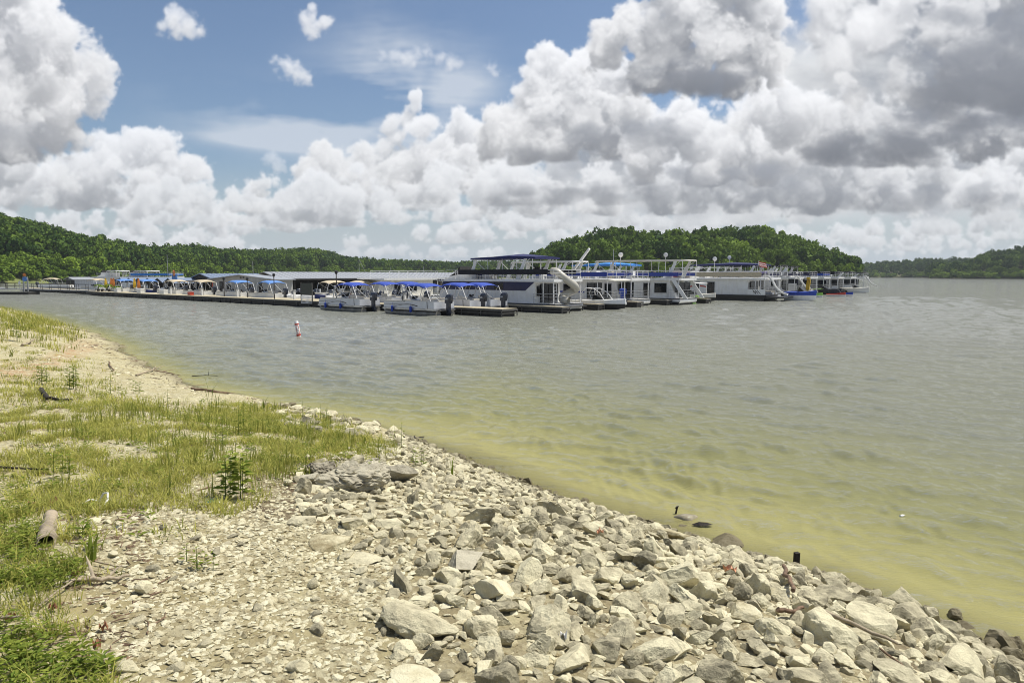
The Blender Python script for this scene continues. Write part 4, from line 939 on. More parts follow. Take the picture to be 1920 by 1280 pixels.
slide_curve(H4, [(-8.6, 1.6, 3.55), (-9.3, 1.6, 3.5), (-9.9, 1.6, 2.9), (-10.4, 1.6, 2.0), (-11.2, 1.6, 1.3), (-12.0, 1.6, 1.05)], .26, "white")
b = MB(); b.box(-9.2, -6.6, 2.33, 2.36, .82, 1.6); b.build("stern_panel", M["white"], H4); lettering(H4, -7.9, 2.365, .95, 2, .3, 5)
b = MB()
for k in range(3): b.prism([(-8.6+.3*k, .95), (-8.5+.3*k, .95), (-8.0+.3*k, 1.5), (-8.12+.3*k, 1.5)], 2.364, 2.372)
b.build("side_stripe", M["black"], H4)
b = MB(); b.box(-8.6, 4, 2.36, 2.39, 3.3, 3.95); b.build("rail_screen", M["tan_cv"], H4)
b = MB()
for sy in (-1, 1): rails(b, [(-4, sy*1.9, 4.15), (5.5, sy*1.9, 4.15)], .5, 1, .03, 2.4)
b.build("upper_rail", M["white"], H4)
MB().loft([[(-9.2, -2.2, .3), (-9.2, 2.2, .3), (-9.2, 2.2, .62), (-9.2, -2.2, .62)], [(-11.6, -1.9, .42), (-11.6, 1.9, .42), (-11.6, 1.9, .56), (-11.6, -1.9, .56)]]).build("swim_platform", M["black"], H4)
FAR = [("white houseboat with a navy stripe along the upper rail and white seats on top", 60.5, -.5, dict(L=17, W=4.6, upstripe="navy", top="none", roofz=4.9, windows=((-.32, -.2), (-.17, -.05), (-.02, .1)))),
 ("houseboat under a bright blue flat canopy beyond the white hardtop", 44.5, 12.5, dict(L=15, W=4.4, windows=((-.3, -.12), (-.08, .1)), top="canvas", topmat="sky_blue", roofz=5.0, topx=(-.75, .6))),
 ("houseboat with a purple-navy canopy on its top deck", 68, 2.0, dict(L=17, W=4.6, windows=((-.34, -.2), (-.16, 0)), top="canvas", topmat="navy_cv", roofz=5.2, topx=(-.8, .7), upstripe="navy")),
 ("white houseboat with an open white slide beside the yellow slide", 76.5, 1.0, dict(L=16, W=4.4, top="hard", topmat="black_cv", roofz=5.1, topx=(-.7, .8), windows=((-.3, -.22), (-.1, .05)))),
 ("dark trimmed houseboat with a black flat roof and a blue end", 84.5, 1.0, dict(L=16, W=4.4, top="hard", topmat="black_cv", roofz=5.0, topx=(-.6, .9), stripe="navy", upstripe="navy")),
 ("cream houseboat with a dark stern rail before the wooded point", 92.5, 1.0, dict(L=15, W=4.2, top="none", wall="grey", upstripe="blue", windows=((-.34, -.22), (-.18, -.02)), upper="canvas", roofz=4.5)),
 ("white houseboat with a green covered dinghy at its stern", 100, .5, dict(L=15, W=4.2, top="none", windows=((-.34, -.24), (-.2, -.05)), roofz=4.5, hullmat="black", upper="canvas")),
 ("white houseboat with brown window band second from the far end", 109, .5, dict(L=15, W=4.2, top="hard", topmat="black_cv", roofz=4.1, topx=(-.95, .9), stripe="blue_stripe", windows=((-.32, -.2), (-.15, 0)))),
 ("small dark roofed houseboat with a white slide at the far right end of the row", 119.5, .5, dict(L=14, W=4.0, top="hard", topmat="black_cv", roofz=3.9, topx=(-1.0, .9)))]
FH = {}
for lb, b_, t_, kw in FAR:
    kw = dict(kw); o = houseboat("houseboat", lb, **kw); put(o, t_+kw["L"]/2-1.5, b_); FH[b_] = o
for k, b_ in ((8.0, 76.5), (7.0, 119.5)): slide_curve(FH[b_], [(-k+.6, 1.2, 3.5), (-k, 1.2, 3.4), (-k-.6, 1.2, 2.6), (-k-1.4, 1.2, 1.7), (-k-2.4, 1.2, 1.25)], .24, "white")
# ---------------------------------------------------------------- ski boat with tower
def runabout(name, label, cat, L=6.4, W=2.3, up="white", low="black", tower=True, cover=None, group=None):
    root = empty(name, (0, 0, 0), 0, label, cat, group); h = L/2; w = W/2; st = [(-h, .82, .92), (-h*.5, .95, 1.0), (0, 1, 1.0), (h*.45, .82, 1.04), (h*.8, .45, 1.12), (h, .06, 1.2)]
    b = MB(); b.loft([[(x, -w*q, .62 if low else .2), (x*.97, -w*q*.75, -.05+.4*max(0, x/h-.5)), (x*.95, 0, -.25+.9*max(0, x/h-.4)), (x*.97, w*q*.75, -.05+.4*max(0, x/h-.5)), (x, w*q, .62)] for x, q, z in st]); b.build("hull", M[low], root, True)
    b = MB(); b.loft([[(x, -w*q*1.01, .60), (x, -w*q*.98, z-.06), (x, -w*q*.8, z), (x, w*q*.8, z), (x, w*q*.98, z-.06), (x, w*q*1.01, .60)] for x, q, z in st]); tp = b.build("topsides", M[up], root, True)
    b = MB(); b.prism([(-h*.75, 1.0), (h*.02, 1.005), (h*.02, 1.012), (-h*.75, 1.012)], -w*.66, w*.66); b.build("cockpit", M["carpet"] if not cover else M[cover], tp)
    b = MB(); b.loft([[(h*.28, -w*.6, 1.03), (h*.28, w*.6, 1.03), (h*.30, w*.6, 1.03), (h*.30, -w*.6, 1.03)], [(0, -w*.7, 1.5), (0, w*.7, 1.5), (.04, w*.7, 1.5), (.04, -w*.7, 1.5)]])
    for sy in (-1, 1): b.loft([[(h*.28, sy*w*.62, 1.03), (h*.0, sy*w*.72, 1.5), (-h*.1, sy*w*.76, 1.03)], [(h*.28, sy*w*.64, 1.03), (h*.0, sy*w*.74, 1.5), (-h*.1, sy*w*.78, 1.03)]])
    b.build("windscreen", M["glass"], root)
    if tower:
        b = MB()
        for sy in (-1, 1): b.tube([(h*.35, sy*w*.72, 1.0), (.5, sy*w*.66, 1.75), (-.3, sy*w*.55, 2.15), (-1.3, sy*w*.55, 2.2), (-1.75, sy*w*.62, 1.7), (-1.6, sy*w*.8, 1.0)], .045, 7); b.tube([(-.2, sy*w*.56, 2.1), (.1, sy*w*.7, 1.05)], .04, 6)
        b.tube([(-.3, -w*.55, 2.15), (-.3, w*.55, 2.15)], .04, 6); b.tube([(-1.3, -w*.55, 2.2), (-1.3, w*.55, 2.2)], .04, 6); b.build("wake_tower", M["white"], root, True)
    return root
o = runabout("ski_boat", "white ski boat with black hull side and curved wake tower, bow pointing out", "ski boat"); o.location = mp(1.4, 17.3); o.rotation_euler = (0, 0, HD+math.pi)
# small craft along the right hand ends
o = pclone(-.2, 55.2, "silver pontoon boat with blue arched canopy beyond the red swoosh houseboat", math.pi+.1, "pontoon boats among the houseboats")
o = runabout("runabout", "dark hulled runabout with black cover at the end of a slip before the yellow slide", "motor boat", 6.2, 2.3, "black", "black", False, "black_cv"); put(o, -.5, 66, math.pi)
outboard(o, -3.4, .2, 1.0)
o = runabout("runabout", "low dark boat under a green cover among the far houseboats", "motor boat", 6, 2.2, "black", "black", False, "green"); put(o, -1, 88.5, math.pi)
o = runabout("runabout", "small white open boat near the far right end of the houseboats", "motor boat", 5.2, 2.0, "cream", "white", False, None); put(o, -2, 106, math.pi)
o = runabout("runabout", "low boat under a pale awning beside the lime green mats", "motor boat", 6.4, 2.3, "cream", "black", False, "tan_cv"); put(o, 3.0, 43, math.pi)
b = MB(); b.loft([[(-2.6, -1.2, 2.35), (-2.6, 1.2, 2.35), (-2.6, 1.2, 2.42), (-2.6, -1.2, 2.42)], [(-.6, -1.25, 2.5), (-.6, 1.25, 2.5), (-.6, 1.25, 2.6), (-.6, -1.25, 2.6)], [(1.6, -1.2, 2.4), (1.6, 1.2, 2.4), (1.6, 1.2, 2.46), (1.6, -1.2, 2.46)]]); a_ = b.build("awning", M["white"], o)
b = MB()
for x in (-2.4, 1.4):
    for y in (-1.1, 1.1): b.bar((x, y, .95), (x, y, 2.4), .06)
b.build("awning_post", M["rail"], a_)
def jetski(label, m1, m2, t, b_, rz=0):
    root = empty("jet_ski", mp(t, b_), HD+rz, label, "jet ski", "jet skis moored among the houseboats"); st = [(-1.4, .8, .45), (-.5, 1, .5), (.5, .95, .6), (1.1, .6, .72), (1.5, .08, .75)]
    MB().loft([[(x, -.55*q, .3), (x, -.35*q, -.1), (x, .35*q, -.1), (x, .55*q, .3)] for x, q, z in st]).build("hull", M[m1], root, True)
    MB().loft([[(x, -.55*q, .3), (x, -.42*q, z), (x, .42*q, z), (x, .55*q, .3)] for x, q, z in st]).build("cowl", M[m2], root, True)
    b = MB(); b.loft([[(-1.2, -.22, .45), (-1.2, .22, .45), (-1.2, .15, .75), (-1.2, -.15, .75)], [(.2, -.2, .5), (.2, .2, .5), (.2, .14, .85), (.2, -.14, .85)]]); b.build("saddle", M["black"], root)
    b = MB(); b.loft([[(.2, -.14, .6), (.2, .14, .6), (.35, .1, 1.05), (.35, -.1, 1.05)], [(.75, -.2, .65), (.75, .2, .65), (.5, .12, 1.05), (.5, -.12, 1.05)]]); b.tube([(.3, -.38, 1.08), (.38, 0, 1.06), (.3, .38, 1.08)], .03, 6); b.build("handlebar", M["black"], root); return root
o = runabout("covered_boat", "small boat under a royal blue cover beyond the red swoosh houseboat's open slide", "motor boat", 4.2, 1.9, "blue", "white", False, "blue"); put(o, -7.2, 55.6, math.pi); o.scale = (1, 1, 1.25)
jetski("red topped white jet ski in front of the far white slide", "white", "red", -6.0, 77.5, math.pi)
jetski("pale jet ski with dark trim moored right of the red one", "white", "blue", -6.5, 80, math.pi)
jetski("white jet ski with green trim left of the yellow slide", "white", "green", -4.0, 72, math.pi)
# loose things on and beside the finger docks
b = MB(); b.loft([[(-.3, -.25, 0), (.3, -.25, 0), (.3, .25, 0), (-.3, .25, 0)], [(-.28, -.24, .8), (.28, -.24, .8), (.28, .24, .8), (-.28, .24, .8)], [(-.42, -.28, .85), (.42, -.28, .85), (.42, .28, .85), (-.42, .28, .85)], [(-.36, -.2, 1.35), (.36, -.2, 1.35), (.36, .2, 1.35), (-.36, .2, 1.35)], [(-.2, -.1, 1.45), (.2, -.1, 1.45), (.2, .1, 1.45), (-.2, .1, 1.45)]])
o = b.build("covered_grill", M["blue"], None, True, 30); o.location = mp(2.2, 23.4, .62); tag(o, "grill under a royal blue cover standing on a finger dock", "grill")
for dt, db, lb in ((0, 0, "lime green floating mat folded over the end of a finger dock"), (.2, -1.0, "lime green float lying on the water below the folded mat")):
    g = []
    for i in range(8):
        u = i/7; g.append([(u*2.4, v*.9, (.78+.25*math.sin(u*7+v) if db == 0 else .14+.05*math.sin(u*5)) ) for v in (0, .33, .66, 1)])
    o = MB().sheet(g, .14).build("float_mat", M["green"], None, True, 60); o.location = mp(-1.0+dt, 37.0+db); o.rotation_euler = (0, 0, HD); tag(o, lb, "float")
def kayak(label, m, loc, L, rx=0.0, rz=0.0):
    b = MB(); st = [(-1, .03, .12), (-.7, .55, .04), (-.3, .9, 0), (0, 1, 0), (.3, .9, 0), (.7, .55, .04), (1, .03, .12)]
    b.loft([[(x*L/2, -.36*q, .2+z), (x*L/2, -.24*q, .02+z), (x*L/2, .24*q, .02+z), (x*L/2, .36*q, .2+z), (x*L/2, .15*q, .3+z), (x*L/2, -.15*q, .3+z)] for x, q, z in st])
    o = b.build("kayak", M[m], None, True, 50); o.location = loc; o.rotation_euler = (rx, 0, rz); return tag(o, label, "kayak")
kayak("red kayak lying on the upper deck of the houseboat with the red arc", "red", mp(8.8, 50.6, 3.25), 3.6, 0, HD)
# flag on the red swoosh houseboat
root = empty("flag", mp(-1.5, 54.0, 3.95), HD, "small red and white striped flag flying over the end of the red swoosh houseboat", "flag")
MB().tube([(0, 0, -.2), (-.25, 0, 1.7)], .03, 6).build("flagpole", M["rail"], root)
for k in range(5):
    g = [[(-.2-u*1.1-.04*k, .06*math.sin(u*6), 1.55-.14*k+.0*u-.25*u), (-.2-u*1.1-.04*k, .06*math.sin(u*6+.4), 1.41-.14*k-.25*u)] for u in (0, .2, .4, .6, .8, 1)]
    MB().sheet(g, .012).build("stripe", M["red" if k % 2 == 0 else "white"], root)
MB().sheet([[(-.19-u*.42, -.03+.06*math.sin(u*2.5), 1.56-.1*u), (-.19-u*.42, -.03+.06*math.sin(u*2.5), 1.2-.1*u)] for u in (0, .5, 1)], .016).build("canton", M["navy"], root)
b = MB(); b.loft([[(-.35, -.5, 0), (.35, -.5, 0), (.3, -.42, .25), (-.3, -.42, .25)], [(-.35, .5, 0), (.35, .5, 0), (.3, .42, .25), (-.3, .42, .25)]])
o = slide_curve(None, [(0, 0, 3.1), (0, 0, 2.4), (.15, 0, 1.6), (.2, 0, .9), (.1, 0, .3)], .34, "yellow"); o.name = "upright_slide"; o.location = mp(-2.8, 73.4, .1); o.rotation_euler = (0, 0, HD+1.2); tag(o, "tall bright yellow slide standing upright at the end of a dock", "slide")
o = MB().sheet([[(i*.35, .0+.05*math.sin(i*2), 0-.0*i), (i*.35, .03*math.sin(i*3), -.75)] for i in range(6)], .03).build("towel", M["purple"]); o.location = mp(1.5, 66.4, 4.1); o.rotation_euler = (0, 0, HD); tag(o, "lilac towel hung over the upper rail of the navy striped far houseboat", "towel")
# satellite dishes and whip aerials
for t, b_, z, lb in ((9, 34, 5.3, "white satellite dish above the pale hardtop left of the tall aerial"), (8, 44.5, 5.5, "white satellite dish above the bright blue canopy"), (4, 52, 5.0, "white satellite dish over the red swoosh houseboat"), (8.5, 68, 5.6, "white satellite dish above the purple-navy canopy")):
    b = MB(); b.tube([(0, 0, -2.1), (0, 0, .7)], .035, 6); b.loft([[(.05-.12*(1-q*q), .32*q*math.cos(a), .9+.32*q*math.sin(a)) for a in [k*.5236 for k in range(12)]] for q in (.05, .5, 1.0)]+[[(.02-.12*(1-q*q), .32*q*math.cos(a), .9+.32*q*math.sin(a)) for a in [k*.5236 for k in range(12)]] for q in (1.0, .5, .05)])
    o = b.build("satellite_dish", M["white"], None, True); o.location = mp(t, b_, z); o.rotation_euler = (0, 0, HD-1.2); tag(o, lb, "dish")
for px, y0, y1, d, lb in ((318, 478, 522, 128, "tall thin white mast behind the shed roofs at left"), (477, 490, 526, 110, "thin mast rising at the right corner of the shop gable"), (675, 486, 516, 130, "thin white mast rising over the middle of the long covered slip roof"), (734, 501, 516, 140, "short mast over the right half of the long slip roof"), (795, 500, 516, 140, "short mast near the right end of the long slip roof"), (1149, 468, 510, 86, "tall white whip aerial in front of the hardtop houseboat")):
    z = lambda y: CAM_H-(y-515)/FPX*d
    b = MB(); b.tube([(0, 0, min(2.0, z(y1))), (0, 0, z(y0))], [.05, .03], 6)
    if px == 675: b.tube([(0, 0, z(y0)), (1.4, .3, z(y1))], .025, 5)
    if px == 318: b.bar((-.8, 0, z(y0)-4.2), (.8, 0, z(y0)-4.2), .04)
    o = b.build("mast", M["alu"]); o.location = ((px-960)/FPX*d, d, 0); tag(o, lb, "mast")
# ---------------------------------------------------------------- left half: slips, shop, sheds
def covered_slip(label, t0, t1, b0, b1, ez, rz_, mt, seed, boats=8):
    root = empty("covered_slip", mp(t0, b0), HD, label, "covered slip"); Wd = t1-t0; Ln = b1-b0   # local x 0..Wd, local y 0..-Ln
    r = MB(); n = 2
    for s in (0, 1):
        xa, xb = (-.3, Wd/2) if s == 0 else (Wd+.3, Wd/2); r.loft([[(xa, .6, ez), (xb, .6, rz_), (xb, .6, rz_+.1), (xa, .6, ez+.1)], [(xa, -Ln, ez), (xb, -Ln, rz_), (xb, -Ln, rz_+.1), (xa, -Ln, ez+.1)]])
    ro = r.build("roof", M[mt], root)
    rb = MB(); q = int(Ln/1.0)
    for k in range(q):
        y = .5-k*1.0
        for xa, xb in ((-.3, Wd/2-.06), (Wd+.3, Wd/2+.06)): rb.loft([[(xa, y, ez+.1), (xb, y, rz_+.1), (xb, y, rz_+.13), (xa, y, ez+.13)], [(xa, y-.05, ez+.1), (xb, y-.05, rz_+.1), (xb, y-.05, rz_+.13), (xa, y-.05, ez+.13)]])
    rb.build("roof_ribs", M[mt], ro)
    g = MB(); g.prism([(0, ez), (Wd, ez), (Wd/2, rz_-.02)], .2, .3); g.build("gable_panel", M["darkwood"], root)
    f = MB(); f.box(-.15, -.05, -Ln, .4, ez-.28, ez-.02); f.box(Wd+.05, Wd+.15, -Ln, .4, ez-.28, ez-.02)
    for k in range(int(Ln/4)+1): f.box(0, Wd, -k*4-.06, -k*4+.06, ez-.25, ez-.05)
    f.build("beams", M["darkwood"], root)
    for k in range(int(Ln/2.6)+1):
        for x in (0, Wd): MB().box(x-.07, x+.07, -k*2.6-.07, -k*2.6+.07, .3, ez-.05).build("post", M["dockdark"], root)
    MB().box(Wd-.05, Wd+.04, -Ln, .1, .5, ez-.3).build('shade_panel', M['darkwood'], root)  # added dark sheet standing in for the deep shade under the roof
    d = MB(); d.box(Wd-1.6, Wd-.06, -Ln, .3, .3, .62); 
    for k in range(int(Ln/5.2)+1): d.box(0, Wd-1.6, -k*5.2-.5, -k*5.2+.5, .3, .6)
    d.build("slip_walkway", M["deckwood"], root); return root
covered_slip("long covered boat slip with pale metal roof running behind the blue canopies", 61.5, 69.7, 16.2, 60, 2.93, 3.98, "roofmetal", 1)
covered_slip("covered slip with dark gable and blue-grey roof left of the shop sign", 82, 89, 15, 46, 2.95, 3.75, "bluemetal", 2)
rg = random.Random(8); SG = "boats kept under the long slip roof"
RB = runabout("runabout", "small motor boat moored in the shade under the long slip roof", "motor boat", 6, 2.2, "white", "white", False, "tan_cv", SG); put(RB, 64.8, 19, math.pi)
for k in range(1, 9): copy_tree(RB, mp(64.8+rg.uniform(-.5, .5), 19+4.6*k), HD+math.pi+rg.uniform(-.05, .05), None, SG)
# pontoon boats along the back of the main dock, left of the sign board
TAN = pontoon_boat("pontoon_boat", "pontoon boat under a tan canopy in front of the shop wall", "pontoon boats at the shop dock", "tan_cv", "white", True, True, False); put(TAN, 63, 4.0)
pp = "pontoon boats at the shop dock"
copy_tree(TAN, mp(72, 4.0), HD, "pontoon boat under a tan canopy by the porch at the shop's left corner", pp); copy_tree(TAN, mp(33.5, 10), HD+1.57, "pontoon boat with pale canopy moored bow-in behind the dark sign board", pp); copy_tree(TAN, mp(39.5, 10), HD+1.57, "pontoon boat with pale canopy between the sign board and the covered slip gable", pp)
LB = pontoon_boat("pontoon_boat", "pontoon boat with faded blue canopy right of the shop's red towel", pp, "ltblue", "white", True, True, False); put(LB, 52.5, 4.0)
for t, lb in ((44.5, "pontoon boat with faded blue canopy below the covered slip gable"), (83.5, "pontoon boat with faded blue canopy beside the porch posts"), (93, "leftmost pontoon boat with faded blue canopy near the closed parasols")): copy_tree(LB, mp(t, 4.2), HD, lb, pp)
SB = runabout("runabout", "white motor boat with black cover tied just right of the shop wall", "motor boat", 5.6, 2.1, "white", "black", False, "black_cv", "motor boats at the shop dock"); put(SB, 45.3, 6.0, 1.57); outboard(SB, -3.1, .25, 1.0)
copy_tree(SB, mp(37.6, 6.0), HD+1.57, "white motor boat with black cover behind the dark sign board's left side"); copy_tree(SB, mp(41.6, 6.4), HD+1.6, "white motor boat with black cover left of the sign board"); copy_tree(SB, mp(26.8, 5.5), HD+1.57, "white motor boat with black cover between the sign board and the blue canopies")
WH = houseboat("houseboat", "white rental houseboat with tan curtained top behind the lamp post", 13, 4.2, "cream", None, 4.0, "none", (-.8, .5), 2.2, 1.4, ((-.1, .05), (.12, .2)), 0, "rail", None, "white", None, "white", None, False, True, False, False); put(WH, 33, 17, 1.57)
# sign board on the dock
root = empty("sign_board", mp(29.2, -.02, .68), HD, "dark sign board over a white lattice on the edge of the main dock", "sign board")
MB().box(-1.05, 1.05, -.03, .03, .62, 1.98).build("panel", M["signgreen"], root)
for x in (-1.1, 1.1): MB().box(x-.05, x+.05, -.05, .05, -.4, 2.02).build("post", M["dockrail"], root)
b = MB()
for k in range(9): b.box(-.95+k*.235, -.87+k*.235, .02, .05, -.3, .55)
for z in (.5, .12, -.3): b.box(-1.05, 1.05, .05, .07, z, z+.06)
b.build("lattice", M["rail"], root)
for t, h_, lb in ((37.0, 2.9, "dark lamp post on the main dock left of the sign board"), (24.4, 3.2, "dark lamp post on the main dock left of the blue canopies"), (45.3, 2.4, "short dark post with a meter box in front of the covered slip gable"), (51.5, 2.4, "short dark post beside the faded blue canopies")):
    root = empty("lamp_post", mp(t, .6 if t < 45 else 1.7, .68), HD, lb, "lamp post"); MB().tube([(0, 0, 0), (0, 0, h_-.2)], [.07, .05], 8).build("post", M["darkwood"], root)
    b = MB(); b.loft([[(q*math.cos(a), q*math.sin(a), z) for a in [k*1.047 for k in range(6)]] for q, z in ((.06, h_-.25), (.16, h_-.1), (.18, h_+.1), (.05, h_+.2))]); b.build("lantern", M["black"], root); MB().box(-.12, .12, .06, .16, .6, 1.0).build("meter_box", M["grey"], root)
# shop
root = empty("shop", mp(48.3, 7.6), HD, "grey clapboard marina shop with a wide low gable facing the dock", "shop"); Wd = 18.6
MB().prism([(0, .62), (Wd, .62), (Wd, 2.88), (Wd/2, 3.5), (0, 2.88)], -2.6, 0).build("wall", M["siding"], root)
b = MB()
for s in (0, 1):
    xa = -.5 if s == 0 else Wd+.5; b.loft([[(xa, .5, 2.87), (Wd/2, .5, 3.52), (Wd/2, .5, 3.62), (xa, .5, 2.97)], [(xa, -2.8, 2.87), (Wd/2, -2.8, 3.52), (Wd/2, -2.8, 3.62), (xa, -2.8, 2.97)]])
b.build("roof", M["roofmetal"], root)
b = MB()
for k in range(9): b.box(.05, Wd-.05, .005, .02, .75+k*.22, .77+k*.22)
b.build("siding_boards", M["siding"], root)
for x in (8.6, 9.4):
    MB().box(x, x+.45, .004, .05, 3.05, 3.3).build("vent", M["black"], root)
for x in (3.5, 15):
    f = MB().box(x, x+1.1, .003, .045, .66, 2.55).build("door", M["darkwood"], root); MB().box(x+.2, x+.9, .046, .055, 1.5, 2.4).build("pane", M["glass"], f)
for x in (6, 12.5):
    f = MB().box(x-.08, x+1.5, .003, .04, 1.3, 2.3).build("window", M["rail"], root); MB().box(x, x+1.42, .041, .05, 1.38, 2.22).build("pane", M["glass"], f)
f = MB().box(10.2, 12.2, .003, .06, 2.52, 2.82).build("wall_sign", M["white"], root)
b = MB()
for k in range(9): b.box(10.35+k*.2, 10.45+k*.2, .061, .066, 2.6, 2.74)
b.build("sign_lettering", M["black"], f)
b = MB(); b.loft([[(Wd+.2, 1.5, 2.45), (Wd+9, 1.5, 2.45), (Wd+9, 1.5, 2.53), (Wd+.2, 1.5, 2.53)], [(Wd+.2, -6, 2.95), (Wd+9, -6, 2.95), (Wd+9, -6, 3.03), (Wd+.2, -6, 3.03)]]); po = b.build("porch_roof", M["darkwood"], root)
for k in range(5): MB().box(Wd+.6+k*2, Wd+.72+k*2, 1.2, 1.32, .62, 2.46).build("porch_post", M["rail"], po)
MB().box(-1, Wd+10, -8.4, 1.8, .2, .615).build("platform", M["deckwood"], root)
root = empty("roof_sign", mp(82, 8.5), HD, "blue roof sign topped by an orange sun disc with rays", "sign")
MB().box(-.95, .95, -.06, .06, 2.5, 3.7).build("sign_panel", M["ltblue"], root)
b = MB(); b.loft([[((.34 if k % 2 else .56)*math.cos(k*math.pi/12), y, 3.85+(.34 if k % 2 else .56)*math.sin(k*math.pi/12)) for k in range(24)] for y in (.065, .13)]); b.build("sun_emblem", M["orange"], root)
for x in (-.7, .7): MB().box(x-.06, x+.06, -.12, -.061, .62, 3.4).build("post", M["grey"], root)
o = MB().sheet([[(i*.16, .05*math.sin(i*1.7), 0), (i*.16+.02, .05*math.sin(i*1.7+1), -.55), (i*.16, .05*math.sin(i), -1.0)] for i in range(4)], .03).build("towel", M["red"]); o.location = mp(62, 5.4, 2.4); o.rotation_euler = (0, 0, HD); tag(o, "red towel hanging under a tan canopy before the shop wall", "towel")
b = MB(); b.box(-.4, .4, -.28, .28, 0, .38); b.box(-.42, .42, -.3, .3, .383, .46); o = b.build("cool_box", M["red"]); o.location = mp(60.3, 1.2, .68); o.rotation_euler = (0, 0, HD); tag(o, "red cool box on the main dock in front of the shop", "cool box")
for t, lb in ((70, "first white dock locker by the shop's left corner"), (78.5, "white dock locker beside the porch posts"), (88, "white dock locker near the closed parasols")):
    root = empty("dock_locker", mp(t, 1.5, .68), HD, lb, "locker", "white dock lockers along the main dock"); MB().box(-.8, .8, -.3, .3, 0, .6).build("box", M["white"], root); MB().loft([[(-.83, -.33, .603), (.83, -.33, .603), (.83, .33, .603), (-.83, .33, .603)], [(-.8, -.3, .7), (.8, -.3, .7), (.8, .22, .76), (-.8, .22, .76)]]).build("lid", M["white"], root)
for k, (t, lb) in enumerate(((14.5, "white power post on the dock between the two front pontoon boats"), (26.5, "white power post on the dock right of the sign board"), (34.5, "white power post on the dock left of the sign board"), (48, "white power post on the dock in front of the shop's right corner"), (58, "white power post on the dock before the middle of the shop"), (68, "white power post on the dock before the shop's left corner"))):
    root = empty("power_post", mp(t, 1.75, .68), HD, lb, "power post", "white power posts along the main dock"); MB().box(-.1, .1, -.1, .1, 0, .95).build("post", M["white"], root); MB().box(-.14, .14, -.13, .13, .953, 1.15).build("cap", M["grey"], root)
for t, b_, rz, lb in ((54.5, 5.1, .0, "white motor boat with black cover in front of the shop door"), (76, 7.0, 1.57, "white motor boat with black cover moored below the porch"), (30.5, 6.2, 1.57, "white motor boat with black cover right behind the dark sign board")): copy_tree(SB, mp(t, b_), HD+rz, lb)
DK = runabout("runabout", "dark blue motor boat with tan cover tied left of the blue canopies", "motor boat", 5.8, 2.1, "navy", "white", False, "tan_cv"); put(DK, 28.2, 8.6, 1.57); outboard(DK, -3.2, .25, 1.0)
for t, lb in ((35.6, "dark blue motor boat with tan cover behind the left edge of the sign board"), (80, "dark blue motor boat with tan cover left of the porch posts"), (90.5, "dark blue motor boat with tan cover between the faded blue canopies")): copy_tree(DK, mp(t, 8.2 if t < 60 else 5.8), HD+1.57, lb)
# row of little gabled sheds
for k in range(6):
    t = 88.5+k*4.4
    lb = ["shed with blue-grey gable roof at the right end of the row of small sheds", "second small gabled shed from the right end of the row", "third small gabled shed from the right, behind a blue canopy", "fourth small gabled shed from the right end", "fifth small gabled shed, next to the leftmost", "leftmost small gabled shed of the row behind the parasols"][k]
    root = empty("gabled_shed", mp(t, 10.5), HD, lb, "shed", "row of small gabled sheds at the left end of the dock")
    b = MB()
    for xa, xb in ((-2.35, 0), (2.35, 0)): b.loft([[(xa, .4, 2.05), (xb, .4, 2.95), (xb, .4, 3.03), (xa, .4, 2.13)], [(xa, -6, 2.05), (xb, -6, 2.95), (xb, -6, 3.03), (xa, -6, 2.13)]])
    b.build("roof", M["bluemetal"], root); b = MB(); b.prism([(-2.1, 2.1), (2.1, 2.1), (0, 2.9)], -.1, 0); b.box(-2.1, 2.1, -5.9, -5.8, .4, 2.1); b.build("wall", M["darkwood"], root)
    for x in (-2.05, 2.05): MB().box(x-.08, x+.08, -.2, -.04, .3, 2.1).build("post", M["rail"], root)
# closed parasols and potted plants on the left end of the dock
for t, m_, lb in ((99.2, "yellow", "closed green and yellow parasol left of the blue canopies"), (96.6, "orange", "closed orange parasol, left one of the pair before the sheds"), (95.6, "orange", "closed orange parasol, right one of the pair before the sheds"), (86.6, "yellow", "closed yellow parasol between the two blue canopies"), (84.9, "orange", "closed orange parasol right of the yellow one")):
    root = empty("closed_parasol", mp(t-3, 2.6, .68), 0, lb, "parasol", "closed parasols on the dock"); MB().tube([(0, 0, 0), (0, 0, 2.35)], .03, 6).build("pole", M["darkwood"], root)
    MB().loft([[((q+.05*math.cos(3*a))*math.cos(a), (q+.05*math.cos(3*a))*math.sin(a), z) for a in [k*.5236 for k in range(12)]] for q, z in ((.2, .75), (.26, 1.0), (.19, 1.5), (.11, 2.0), (.07, 2.25), (.06, 2.35))]).build("folded_cloth", M[m_], root, True)
    MB().tube([(0, 0, 0), (0, 0, .12)], .28, 12).build("base", M["grey"], root)
def palm(x, y, z, h, seed, label, group):
    r = random.Random(seed); root = empty("potted_palm", (x, y, z), 0, label, "potted plant", group); MB().loft([[(q*math.cos(a), q*math.sin(a), zz) for a in [k*.6283 for k in range(10)]] for q, zz in ((.2, 0), (.28, .4), (.26, .42))]).build("pot", M["darkwood"], root)
    b = MB(); b.tube([(0, 0, .4), (.03, 0, h*.6)], .04, 6); b.build("stem", M["bark"], root); V = []; F = []
    for k in range(16):
        a = k*.7; l_ = r.uniform(.6, 1.0); P = [Vector((math.cos(a)*l_*u, math.sin(a)*l_*u, h*.6+(.55-.9*u)*u*l_*1.6+.1)) for u in (0, .3, .6, 1)]; s = Vector((-math.sin(a), math.cos(a), 0))
        for i, p in enumerate(P): w = (.04, .12, .1, .01)[i]; V += [p-s*w, p+s*w]
        n = len(V)-8; F += [(n+2*i, n+2*i+1, n+2*i+3, n+2*i+2) for i in range(3)]
    link_mesh("fronds", raw_mesh("fronds", np.array(V), np.array(F), attrs={"tint": np.full(len(V), .55)}), root, M["leaf"])
